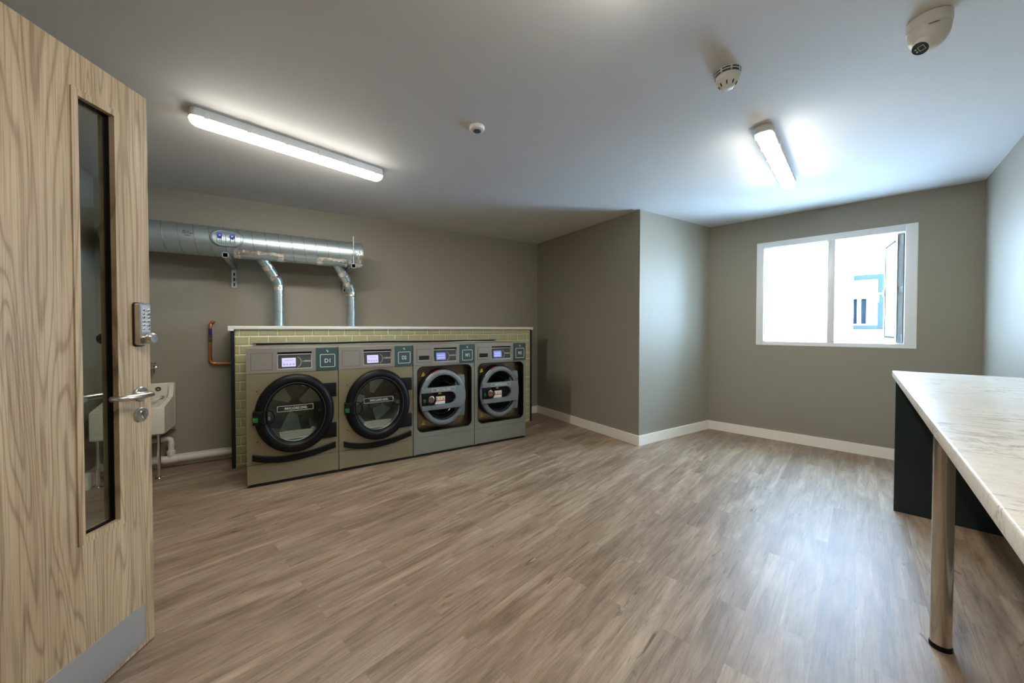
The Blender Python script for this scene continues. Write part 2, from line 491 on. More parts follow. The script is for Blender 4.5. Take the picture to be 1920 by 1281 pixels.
# ------------------------------------------------------------------ room shell
H = 2.5207                       # ceiling height
YB = 4.4847                      # back wall
XA, YP = 3.2294, 2.6234          # projecting corner
CC = Vector((4.5388, 2.6234, 0)) # corner of return wall and window wall
DW = Vector((0.25596, -0.96669, 0))   # along the window wall
DN = Vector((0.96669, 0.25596, 0))    # outwards through the window
DR = -DN                               # along the right wall, towards the camera end
DC = CC + DW * 2.1403
XL = -1.345
XE = -0.92                       # entrance wall plane
E0 = DC + DR * ((DC.x - XE) / 0.96669)
TH = 0.12

def quad_wall(p0, p1, out, z0=0.0, z1=H, th=TH, mb=None):
    """wall slab between plan points p0,p1, thickness pushed along out"""
    mb = mb or MB()
    p0, p1, out = Vector(p0), Vector(p1), Vector(out).normalized() * th
    pts = [p0, p1, p1 + out, p0 + out]
    mb.prism([(p.x, p.y) for p in pts], z0, z1, plane='xy')
    return mb

outline = [(-2.45, YB + TH), (XA + TH, YB + TH), (XA + TH, YP + TH), (CC.x + 0.05, YP + TH), tuple((CC + DN * 0.25 - DW * 0.1)[:2]), tuple((DC + DN * 0.25 + DW * 0.12)[:2]), tuple((E0 + DR * 1.6 + DW * 0.12)[:2])]
struct('floor', MB().prism(outline, -0.12, 0.0, 'xy'), M['floor'], 'grey-brown wood-look plank floor of the laundry room', 'floor')
struct('ceiling', MB().prism(outline, H, H + 0.15, 'xy'), M['ceil'], 'plain white painted ceiling', 'ceiling')
struct('wall_back', quad_wall((XL - TH, YB, 0), (XA + TH, YB, 0), (0, 1, 0)), M['wall'], 'taupe wall behind the washing machines and silver duct', 'wall')
struct('wall_left', quad_wall((XL, YB, 0), (XL, 1.25, 0), (-1, 0, 0)), M['wall'], 'taupe side wall behind the open door', 'wall')
struct('wall_nib', quad_wall((XL - TH, 1.25, 0), (XE, 1.25, 0), (0, 1, 0), th=0.1), M['wall'], 'short taupe wall beside the door hinges', 'wall')
struct('wall_alcove', quad_wall((XA, YB, 0), (XA, YP, 0), (1, 0, 0)), M['wall'], 'dark shaded taupe wall right of the washing machines', 'wall')
struct('wall_return', quad_wall((XA + TH, YP, 0), (CC.x + 0.2, YP, 0), (0, 1, 0)), M['wall'], 'daylit taupe wall between projecting corner and window wall', 'wall')
struct('wall_right', quad_wall(DC + DN * 0.25, E0 + DR * 1.6, DW), M['wall'], 'pale daylit wall behind the marble worktop', 'wall')
mb = quad_wall((XE, 0.33, 0), E0 + Vector((0, 0, 0)), (-1, 0, 0), th=0.1)
quad_wall((XE, 1.25, 0), (XE, 0.33, 0), (-1, 0, 0), 2.19, H, 0.1, mb)
struct('wall_entrance', mb, M['wall'], 'taupe wall with the doorway beside the camera', 'wall')
mb = quad_wall((-2.3, 1.25, 0), (-2.3, -1.3, 0), (-1, 0, 0), th=0.1)
quad_wall((-2.3, 1.25, 0), (XL - TH, 1.25, 0), (0, 1, 0), th=0.1, mb=mb)
struct('wall_corridor', mb, M['wall'], 'corridor wall outside the doorway', 'wall')

# window wall with an opening
WX0, WX1, WZ0, WZ1 = 0.506, 1.753, 1.076, 2.232
mb = MB()
def wseg(s0, s1, z0, z1):
    quad_wall(CC + DW * s0, CC + DW * s1, DN, z0, z1, 0.22, mb)
wseg(-0.12, WX0, 0, H); wseg(WX1, 2.26, 0, H); wseg(WX0, WX1, 0, WZ0); wseg(WX0, WX1, WZ1, H)
struct('wall_window', mb, M['wall'], 'taupe wall with the white framed window', 'wall')

# baseboards
def baseboard(name, p0, p1, inn, h, label, th=0.016):
    mb = quad_wall(p0, p1, inn, 0.0, h, th)
    return struct(name, mb, M['skirt'], label, 'baseboard')
BH = 0.105
baseboard('baseboard_back', (XL, YB, 0), (XA, YB, 0), (0, -1, 0), 0.098, 'cream baseboard along the back wall')
baseboard('baseboard_alcove', (XA, YB, 0), (XA, YP - 0.016, 0), (-1, 0, 0), BH, 'cream baseboard on the shaded wall right of the machines')
baseboard('baseboard_return', (XA, YP, 0), (CC.x, YP, 0), (0, -1, 0), BH, 'cream baseboard on the daylit wall by the projecting corner')
baseboard('baseboard_window', CC, DC, DR, BH, 'cream baseboard under the window')
baseboard('baseboard_right', DC, E0, -DW, BH, 'cream baseboard behind the marble worktop')
mb = quad_wall((XL, YB, 0), (XL, 1.35, 0), (1, 0, 0), 0.0, BH, 0.016)
quad_wall((XL, 4.30, 0), (XL, 4.13, 0), (1, 0, 0), 0.0, 0.11, 0.05, mb)
struct('baseboard_left', mb, M['skirt'], 'cream baseboard on the side wall seen through the door glass', 'baseboard')

# ------------------------------------------------------------------ window_1
WANG = math.atan2(DW.y, DW.x)
win = thing('window_1', 'white plastic two-light window with the right casement open', 'window', CC, WANG)
win['kind'] = 'structure'
YF = 0.002
mb = MB()
fx0, fx1, fz0, fz1 = WX0, WX1, WZ0, WZ1
fw_ = 0.064
mb.box(fx0, fx0 + fw_, YF, 0.075, fz0, fz1, 0.003)
mb.box(fx1 - 0.074, fx1, YF, 0.075, fz0, fz1, 0.003)
mb.box(fx0 + fw_ - 0.001, fx1 - 0.073, YF + 0.0004, 0.0746, fz1 - 0.058, fz1, 0.001)
mb.box(fx0 + fw_ - 0.001, fx1 - 0.073, YF + 0.0004, 0.0746, fz0, fz0 + 0.034, 0.001)
mb.box(1.128, 1.183, YF + 0.001, 0.074, fz0 + 0.033, fz1 - 0.057, 0.001)
# slim outer bead flush with the plaster
frame_outline(mb, fx0 - 0.006, fx1 + 0.006, fz0 - 0.006, fz1 + 0.006, 0.010, -0.004, 0.0015, 0.002)
obj('window_frame', mb, M['upvc'], win)
mb = MB(); frame_outline(mb, 0.565, 1.133, 1.105, 2.18, 0.008, 0.02, 0.05, 0.002)
obj('gasket', mb, M['gasket'], win)
obj('window_pane', MB().box(0.566, 1.132, 0.034, 0.040, 1.106, 2.178), M['glass'], win)
# open casement hinged on the right, pushed outwards
sash = bpy.data.objects.new('casement', None); C.objects.link(sash); sash.parent = win
sash.location = (1.680, 0.058, 0); sash.rotation_euler = (0, 0, R(97.5))
SW = 0.53
mb = MB()
y0, y1 = 0.0, 0.052
mb.box(0.0, 0.062, y0, y1, 1.108, 2.172, 0.003)
mb.box(SW - 0.062, SW, y0, y1, 1.108, 2.172, 0.003)
mb.box(0.061, SW - 0.061, y0, y1 - 0.0004, 2.110, 2.172, 0.001)
mb.box(0.061, SW - 0.061, y0, y1 - 0.0004, 1.108, 1.170, 0.001)
obj('sash_frame', mb, M['upvc'], sash)
mb = MB(); frame_outline(mb, 0.054, SW - 0.050, 1.160, 2.120, 0.020, 0.0500, 0.0535, 0.002); mb.box(0.0, SW, 0.050, 0.0535, 2.1725, 2.177)  # outline is the gasket; top strip is a shadow line put in as colour
obj('gasket', mb, M['gasket'], sash)
obj('pane', MB().box(0.058, SW - 0.058, 0.022, 0.028, 1.166, 2.114), M['glass'], sash)
mb = MB(); mb.box(SW - 0.050, SW - 0.012, y1, y1 + 0.012, 1.60, 1.67, 0.004)
mb.tube([(SW - 0.031, y1 + 0.01, 1.635), (SW - 0.031, y1 + 0.045, 1.635), (SW - 0.031, y1 + 0.05, 1.62), (SW - 0.031, y1 + 0.05, 1.54)], 0.008, 10)
obj('casement_handle', mb, M['upvc'], sash)
for nm, z0, z1 in (('hinge', 2.06, 2.15), ('hinge', 1.12, 1.20)):
    mb = MB(); mb.box(-0.006, 0.0, 0.012, 0.034, z0, z1, 0.001)
    for k in range(5): mb.lathe([(0, 0), (0.004, 0), (0.004, 0.003), (0, 0.003)], (-0.006, 0.023, z0 + 0.01 + k * (z1 - z0 - 0.02) / 4), (-1, 0, 0), 8)
    obj(nm, mb, M['strut'], sash)
mb = MB(); mb.box(-0.010, 0.0, 0.010, 0.036, 1.60, 1.66, 0.002); mb.lathe([(0, 0), (0.008, 0), (0.008, 0.004), (0, 0.004)], (-0.01, 0.023, 1.63), (-1, 0, 0), 12)
obj('keep', mb, M['strut'], sash)
obj('edge_strip', MB().box(-0.001, 0.0, 0.008, 0.043, 1.115, 2.165), M['sashedge'], sash)  # plain grey strip over the hinge-side edge of the sash
mb = MB(); mb.box(-0.002, 0.0, 0.004, 0.007, 1.12, 2.16); mb.box(-0.002, 0.0, 0.044, 0.048, 1.12, 2.16)
obj('gasket', mb, M['gasket'], sash)

# ------------------------------------------------------------------ light well outside
def wl(s, n, z=0.0): return CC + DW * s + DN * n + Vector((0, 0, z))
mb = MB(); quad_wall(wl(-1.4, 2.2), wl(1.296, 2.2), DN, -1.0, 4.4, 0.8, mb)
quad_wall(wl(-1.4, 0.25), wl(-1.4, 2.2), -DW, -1.0, 6.0, 0.2, mb)  # unseen side wall added, both tops raised to block sky light
struct('wall_courtyard', mb, M['render'], 'bright white rendered wall across the light well, left of the far window, with an added unseen side wall', 'wall')
mb = MB()
quad_wall(wl(1.296, 3.0), wl(2.7, 3.0), DN, -1.0, 1.245, 0.2, mb)
quad_wall(wl(1.296, 3.0), wl(2.7, 3.0), DN, 2.11, 3.2, 0.2, mb)
quad_wall(wl(1.655, 3.0), wl(2.7, 3.0), DN, 1.245, 2.11, 0.2, mb)
struct('wall_courtyard_far', mb, M['render'], 'white rendered wall holding the far blue-grey framed window', 'wall')
mb = quad_wall(wl(7.0, 0.25), wl(7.0, 3.2), DW, -1.0, 0.6)  # unseen wall kept low and far so sky light gets in
struct('wall_unseen_side', mb, M['render'], 'unseen low white wall, set far off to let sky light in', 'wall')
mb = MB(); quad_wall(wl(-1.5, 0.22), wl(7.0, 0.22), DN, -1.1, -1.0, 3.0, mb)
struct('ground_courtyard', mb, M['paving'], 'pale paving at the bottom of the light well', 'ground')
w2 = thing('window_2', 'blue-grey framed window across the light well', 'window', wl(0, 3.0), WANG)
w2['kind'] = 'structure'
mb = MB()
for a in ((0.70, 0.755, 1.245, 2.11), (1.575, 1.655, 1.245, 2.11), (0.754, 1.576, 2.030, 2.11), (0.754, 1.576, 1.245, 1.315)):
    mb.box(a[0], a[1], 0.0, 0.07, a[2], a[3], 0.003)
obj('window_frame', mb, M['extframe'], w2)
mb = MB(); frame_outline(mb, 0.755, 1.575, 1.315, 2.030, 0.020, 0.02, 0.06, 0.002)
obj('window_sash', mb, M['upvc'], w2)
obj('sill', MB().box(0.70, 1.66, -0.05, 0.0, 1.225, 1.245, 0.002), M['render'], w2)
obj('window_pane', MB().box(0.77, 1.575, 0.03, 0.036, 1.315, 2.03), M['glass'], w2)
mb = MB(); mb.box(1.20, 1.578, 0.08, 0.10, 1.74, 2.04); mb.box(1.45, 1.578, 0.08, 0.10, 1.30, 1.74); mb.box(1.342, 1.388, 0.08, 0.10, 1.30, 1.74)  # white boxes stand in for the reflection in the far pane
obj('pane_reflection', mb, M['render'], w2)
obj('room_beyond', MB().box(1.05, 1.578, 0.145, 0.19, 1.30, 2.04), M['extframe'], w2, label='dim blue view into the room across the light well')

# ------------------------------------------------------------------ door_1 (open leaf beside the camera)
DD = Vector((math.sin(0.4935), math.cos(0.4935), 0))
DFREE = Vector((-0.4533, 2.012, 0))
door = thing('door_1', 'pale oak door standing open with a tall glass panel and keypad lock', 'door', DFREE, math.atan2(-DD.y, -DD.x))
door['kind'] = 'structure'
DT, DH = 0.046, 2.158
mb = MB()
mb.box(0.0, 0.130, -DT, 0, 0.004, DH, 0.0012, 1)
mb.box(0.260, 0.90, -DT, 0, 0.004, DH, 0.0012, 1)
mb.box(0.129, 0.261, -DT, 0, 0.004, 0.545, 0.0008, 1)
mb.box(0.129, 0.261, -DT, 0, 2.024, DH, 0.0008, 1)
obj('door_leaf', mb, M['oak'], door)
# glazing beads
mb = MB()
for yy0, yy1 in ((-0.014, 0.005), (-DT - 0.005, -DT + 0.012)):
    mb.plate([(0.114, 0.530), (0.271, 0.530), (0.271, 2.038), (0.114, 2.038)], [(0.134, 0.552), (0.251, 0.552), (0.251, 2.016), (0.134, 2.016)], yy0, yy1, (0.1925, 1.284))
obj('glazing_bead', mb, M['oak'], door)
obj('seal', MB().plate([(0.130, 0.546), (0.260, 0.546), (0.260, 2.023), (0.130, 2.023)], [(0.137, 0.555), (0.248, 0.555), (0.248, 2.013), (0.137, 2.013)], -0.032, -0.016, (0.19, 1.28)), M['black'], door)
obj('glass_panel', MB().box(0.131, 0.259, -0.027, -0.021, 0.547, 2.022), M['doorglass'], door)
obj('kick_plate', MB().box(0.040, 0.86, 0.0, 0.0018, 0.020, 0.172, 0.0006, 1), M['kick'], door)

def lever(side, rose_name='lever_rose'):
    """side +1: face towards the room camera; -1: far face"""
    f = 0.0 if side > 0 else -DT
    mb = MB(); mb.lathe([(0, 0), (0.027, 0), (0.027, 0.007), (0.025, 0.0095), (0, 0.0095)], (0.048, f, 0.998), (0, side, 0), 32)
    rose = obj(rose_name, mb, M['satin'], door)
    p = []
    for k in range(7):
        a = R(90 * k / 6)
        p.append((0.048 + 0.022 * (1 - math.cos(a)), f + side * (0.034 + 0.022 * math.sin(a)), 0.998))
    path = [(0.048, f + side * 0.008, 0.998)] + p + [(0.11, f + side * 0.057, 0.999), (0.150, f + side * 0.056, 1.0)]
    path += [(0.168, f + side * 0.050, 1.0), (0.176, f + side * 0.038, 1.0), (0.178, f + side * 0.020, 1.0)]
    mb = MB(); mb.tube(path, 0.0095, 14)
    obj('lever_handle', mb, M['satin'], door)
lever(1); lever(-1)
for side in (1, -1):
    f = 0.0 if side > 0 else -DT
    mb = MB(); mb.lathe([(0, 0), (0.027, 0), (0.027, 0.008), (0.0255, 0.010), (0.010, 0.010), (0.010, 0.0085), (0, 0.0085)], (0.048, f, 0.918), (0, side, 0), 32)
    cyl = obj('keyhole_escutcheon', mb, M['satin'], door)
    mb = MB(); mb.lathe([(0, 0), (0.0085, 0), (0.0085, 0.004), (0, 0.004)], (0.048, f + side * 0.0085, 0.924), (0, side, 0), 18)
    mb.box(0.0435, 0.0525, min(f + side * 0.0085, f + side * 0.0122), max(f + side * 0.0085, f + side * 0.0122), 0.902, 0.922, 0.001)
    obj('lock_cylinder', mb, M['chrome'], cyl)
# keypad lock
mb = MB(); mb.prism(rrect(0.028, 0.071, 1.186, 1.348, 0.010), 0.0, 0.026, 'xz', bev=0.0)
kp = obj('keypad_lock', mb, M['satin'], door)
obj('back_plate', MB().prism(rrect(0.025, 0.074, 1.182, 1.351, 0.011), 0.0, 0.004), M['rubber'], kp)
obj('face_plate', MB().prism(rrect(0.032, 0.067, 1.236, 1.344, 0.006), 0.026, 0.0272), M['kick'], kp)
for r_ in range(6):
    for c_ in range(2):
        mb = MB(); mb.lathe([(0, 0), (0.0042, 0), (0.0042, 0.004), (0.003, 0.005), (0, 0.005)], (0.040 + c_ * 0.019, 0.027, 1.322 - r_ * 0.0145), (0, 1, 0), 10)
        obj('key_button', mb, M['chrome'], kp)
mb = MB(); mb.lathe([(0, 0), (0.012, 0), (0.012, 0.010), (0.019, 0.014), (0.020, 0.028), (0.016, 0.033), (0, 0.034)], (0.0495, 0.026, 1.213), (0, 1, 0), 28)
obj('turn_knob', mb, M['satin'], kp)
mb = MB(); mb.lathe([(0, 0), (0.022, 0), (0.024, 0.012), (0.018, 0.030), (0, 0.034)], (0.11, -DT, 1.213), (0, -1, 0), 24)
mb.box(0.03, 0.12, -DT - 0.010, -DT, 1.17, 1.26, 0.003)
obj('inner_knob', mb, M['rubber'], door)
for z in (0.25, 1.1, 1.9):
    mb = MB(); mb.tube([(0.905, 0.004, z - 0.05), (0.905, 0.004, z + 0.05)], 0.007, 12)
    obj('door_hinge', mb, M['satin'], door)
# door lining round the opening
mb = MB()
mb.box(XE - 0.115, XE + 0.012, 0.30, 0.335, 0, 2.20, 0.002)
mb.box(XE - 0.115, XE + 0.012, 1.235, 1.262, 0, 2.20, 0.002)
mb.box(XE - 0.115, XE + 0.012, 0.30, 1.262, 2.165, 2.20, 0.002)
struct('trim_door', mb, M['skirt'], 'painted door lining beside the camera', 'door frame')

# ------------------------------------------------------------------ tiled boxing behind the machines
box = thing('tiled_partition', 'low sage green tiled boxing with a white cap behind the machines', 'partition', (0, 0, 0))
TX0, TX1, TY = -0.376, 2.832, 4.096
obj('core', MB().box(TX0 + 0.004, TX1 - 0.004, TY + 0.0042, YB - 0.02, 0.0, 1.246), M['grout'], box)
mb = MB()
px, pz, g, bv = 0.1448, 0.0822, 0.0042, 0.009
row = 0; ztop = 1.1842 + pz
while ztop > 0.03:
    z1, z0 = min(ztop, 1.246) - g / 2, max(ztop - pz, 0.0) + g / 2
    off = -0.338 if row % 2 == 0 else -0.2655
    x = off - 3 * px
    while x < TX1:
        a, b_ = max(x, TX0) + g / 2, min(x + px, TX1) - g / 2
        if b_ - a > 0.012 and z1 - z0 > 0.012:
            i = min(bv, (b_ - a) / 3, (z1 - z0) / 3)
            o4 = [mb.bm.verts.new(v) for v in ((a, TY + 0.0034, z0), (b_, TY + 0.0034, z0), (b_, TY + 0.0034, z1), (a, TY + 0.0034, z1))]
            i4 = [mb.bm.verts.new(v) for v in ((a + i, TY, z0 + i), (b_ - i, TY, z0 + i), (b_ - i, TY, z1 - i), (a + i, TY, z1 - i))]
            k4 = [mb.bm.verts.new(v) for v in ((a, TY + 0.010, z0), (b_, TY + 0.010, z0), (b_, TY + 0.010, z1), (a, TY + 0.010, z1))]
            mb.face(i4)
            for k in range(4):
                j = (k + 1) % 4
                mb.face([o4[k], o4[j], i4[j], i4[k]]); mb.face([k4[k], k4[j], o4[j], o4[k]])
        x += px
    ztop -= pz; row += 1
obj('metro_tiles', mb, M['tile'], box, sharp=8)
for nm, x0, x1 in (('end_panel', TX0 - 0.026, TX0), ('end_panel', TX1, TX1 + 0.022)):
    obj(nm, MB().box(x0, x1, TY - 0.006, YB - 0.02, 0.0, 1.246, 0.001, 1), M['darktrim'], box)
mb = MB()
mb.box(TX0 - 0.044, TX1 + 0.032, TY - 0.020, YB - 0.001, 1.246, 1.276, 0.003)
mb.box(TX0 - 0.044, TX0 - 0.0, TY - 0.020, TY - 0.006, 1.232, 1.25, 0.002)
mb.box(TX1 + 0.004, TX1 + 0.032, TY - 0.020, TY - 0.006, 1.236, 1.25, 0.002)
obj('cap', mb, M['capw'], box)

# shallow metal channel lying against the tiles behind the machines
tr = thing('cable_channel', 'slim metal channel lying along the tiles just above the machines', 'cable tray', (-0.235, 4.05, 1.0946))
def chan(x0, x1):
    mb = MB()
    mb.box(x0, x1, 0.0, 0.042, 0.0, 0.003); mb.box(x0, x1, 0.0, 0.042, 0.028, 0.031)
    mb.box(x0, x1, 0.039, 0.042, 0.0, 0.031)
    return mb
m2 = chan(0.0, 2.52); m2.box(2.508, 2.520, 0.0, 0.042, 0.0, 0.031)
obj('channel_body', m2, M['silver'], tr)
obj('inner_cable', MB().tube([(0.02, 0.024, 0.0125)] + [(0.3 * k, 0.022 + 0.004 * math.sin(k * 2.1), 0.014 + 0.004 * math.cos(k * 1.7)) for k in range(1, 8)] + [(2.49, 0.024, 0.013)], 0.007, 8), M['rubber'], tr)

# ------------------------------------------------------------------ machines
MY, MW, MH = 3.5065, 0.652, 1.0946
G = 0.0018
def fascia(t, badge_text, screen, body_front):
    # control fascia, three pieces round the display recess
    mb = MB()
    W = MW - 0.002
    mb.plate([(0.002, 0.897), (W, 0.897), (W, MH - 0.004), (0.002, MH - 0.004)], [(0.207, 0.921), (0.452, 0.921), (0.452, 1.061), (0.207, 1.061)], 0.0, 0.03, (0.33, 0.99))
    mb.box(0.002, W, 0.0, 0.56, MH - 0.006, MH, 0.002)
    f = obj('fascia', mb, M['fascia'], t)
    obj('display_recess', MB().box(0.200, 0.458, 0.026, 0.032, 0.915, 1.066), M['void'], f)
    # sloping display board
    d = MB(); d.prism([(0.003, 0.922), (0.024, 1.043), (0.028, 1.043), (0.028, 0.922)], 0.2075, 0.4515, 'yz')
    dp = obj('display_board', d, M['screengrey'], t)
    def slope(x, z, o=0.0): return (x, 0.003 + (z - 0.922) / 0.121 * 0.021 - o, z)
    def sl_rect(mb, x0, x1, z0, z1, o):
        mb.face([mb.bm.verts.new(slope(*q, o)) for q in ((x0, z0), (x1, z0), (x1, z1), (x0, z1))])
    mb = MB()
    for a in ((0.2075, 0.4515, 0.922, 0.927), (0.2075, 0.4515, 1.038, 1.043), (0.2075, 0.2115, 0.922, 1.043), (0.4475, 0.4515, 0.922, 1.043)): sl_rect(mb, *a, 0.0012)
    obj('display_trim', mb, M['silver'], dp)
    mb = MB(); sl_rect(mb, 0.238, 0.336, 0.941, 1.012, 0.0015)
    obj('screen', mb, screen, dp)
    mb = MB()
    if screen is M['screenb']:
        for i in range(5):
            for j in range(2): sl_rect(mb, 0.250 + i * 0.016, 0.259 + i * 0.016, 0.953 + j * 0.024, 0.966 + j * 0.024, 0.0019)
    else:
        for i in range(4):
            mb.face([mb.bm.verts.new(slope(0.254 + i * 0.022 + 0.007 * math.cos(a), 0.960 + 0.008 * math.sin(a), 0.0019)) for a in [2 * PI * k / 10 for k in range(10)]])
        sl_rect(mb, 0.256, 0.318, 0.990, 0.994, 0.0019)
    obj('screen_graphics', mb, M['screenp'] if screen is M['screenb'] else M['screenl'], dp)
    mb = MB()
    for k in range(20):
        a0, a1 = R(-78 + 156 * k / 20), R(-78 + 156 * (k + 1) / 20)
        pts = [(0.342 + 0.034 * math.cos(a0), 0.977 + 0.042 * math.sin(a0)), (0.342 + 0.034 * math.cos(a1), 0.977 + 0.042 * math.sin(a1)), (0.342 + 0.0315 * math.cos(a1), 0.977 + 0.0395 * math.sin(a1)), (0.342 + 0.0315 * math.cos(a0), 0.977 + 0.0395 * math.sin(a0))]
        mb.face([mb.bm.verts.new(slope(*q, 0.0015)) for q in pts])
    obj('dial_arc', mb, M['silver'], dp)
    tilt = math.atan2(0.021, 0.121)
    text('lettering', 'GENIUS', 0.048, slope(0.419, 0.982, 0.0022), dp, M['ink'], 0.013, rot=(PI / 2 - tilt, 0, 0))
    mb = MB(); sl_rect(mb, 0.383, 0.391, 0.978, 0.986, 0.0018); obj('logo_mark', mb, M['greenmark'] if body_front is M['dryer'] else M['ink'], dp)
    # badge
    b = obj('number_badge', MB().box(0.482, MW - 0.0025, -0.0035, 0.001, 0.897, MH - 0.004, 0.001, 1), M['badge'], t)
    mb = MB(); frame_outline(mb, 0.512, 0.628, 0.924, 1.034, 0.0042, -0.0045, -0.003, 0.009)
    obj('badge_border', mb, M['ink'], b)
    text('lettering', badge_text, 0.043 if badge_text[0] == 'D' else 0.051, (0.569, -0.0042, 0.979), b, M['ink'], 0.034, bold=0.012)
    mb = MB()
    mb.prism([(0.557, 1.068), (0.570, 1.070), (0.566, 1.057), (0.562, 1.064)], -0.0042, -0.0036)
    mb.prism([(0.571, 1.066), (0.577, 1.062), (0.574, 1.052), (0.569, 1.050), (0.566, 1.054), (0.571, 1.056)], -0.0042, -0.0036)
    obj('logo_mark', mb, M['ink'], b)

def carcass(t, body):
    mb = MB()
    mb.box(0.004, MW - 0.004, 0.036, 0.56, 0.02, MH - 0.008)
    return obj('cabinet', mb, body, t)

def open_carcass(t, body, depth=0.30):
    """cabinet sides, top, back and floor, so that the drum has room"""
    mb = MB()
    mb.box(0.003, 0.020, 0.006, 0.56, 0.02, MH - 0.008); mb.box(MW - 0.020, MW - 0.003, 0.006, 0.56, 0.02, MH - 0.008)
    mb.box(0.003, MW - 0.003, 0.540, 0.56, 0.02, MH - 0.008)
    mb.box(0.003, MW - 0.003, 0.03, 0.56, 0.02, 0.04)
    return obj('cabinet', mb, body, t)

def feet(t):
    obj('under_shade', MB().box(0.006, MW - 0.006, 0.008, 0.52, 0.001, 0.030), M['void'], t)  # black block painting the shade under the cabinet
    for x in (0.05, MW - 0.05):
        for y in (0.535,):
            obj('foot', MB().lathe([(0, 0), (0.022, 0), (0.022, 0.008), (0.010, 0.012), (0.010, 0.022), (0, 0.022)], (x, y, 0.0), (0, 0, 1), 14), M['rubber'], t)

def arcband(mb, cx, cz, rx, rz, a0, a1, w, y, n=16):
    for k in range(n):
        u0, u1 = R(a0 + (a1 - a0) * k / n), R(a0 + (a1 - a0) * (k + 1) / n)
        mb.face([mb.bm.verts.new((cx + (rx + d) * math.cos(u), y, cz + (rz + d) * math.sin(u))) for u, d in ((u0, 0), (u1, 0), (u1, w), (u0, w))])

def power_symbol(mb, cx, cz, r, y):
    arcband(mb, cx, cz, r, r, 120, 420, r * 0.22, y, 14)
    mb.face([mb.bm.verts.new((cx + a, y, cz + b)) for a, b in ((-r * .12, 0), (r * .12, 0), (r * .12, r * 1.3), (-r * .12, r * 1.3))])
    mb.face([mb.bm.verts.new((cx + a, y, cz + b)) for a, b in ((-r * .5, -r * .35), (r * .5, -r * .35), (r * .5, -r * .15), (-r * .5, -r * .15))])

def max_label(parent, x0, x1, z0, z1, y, tilt=0.0):
    mb = MB(); frame_outline(mb, x0, x1, z0, z1, 0.0022, y, y + 0.0006, 0.004)
    lb = obj('load_label', mb, M['ink'], parent)
    return lb

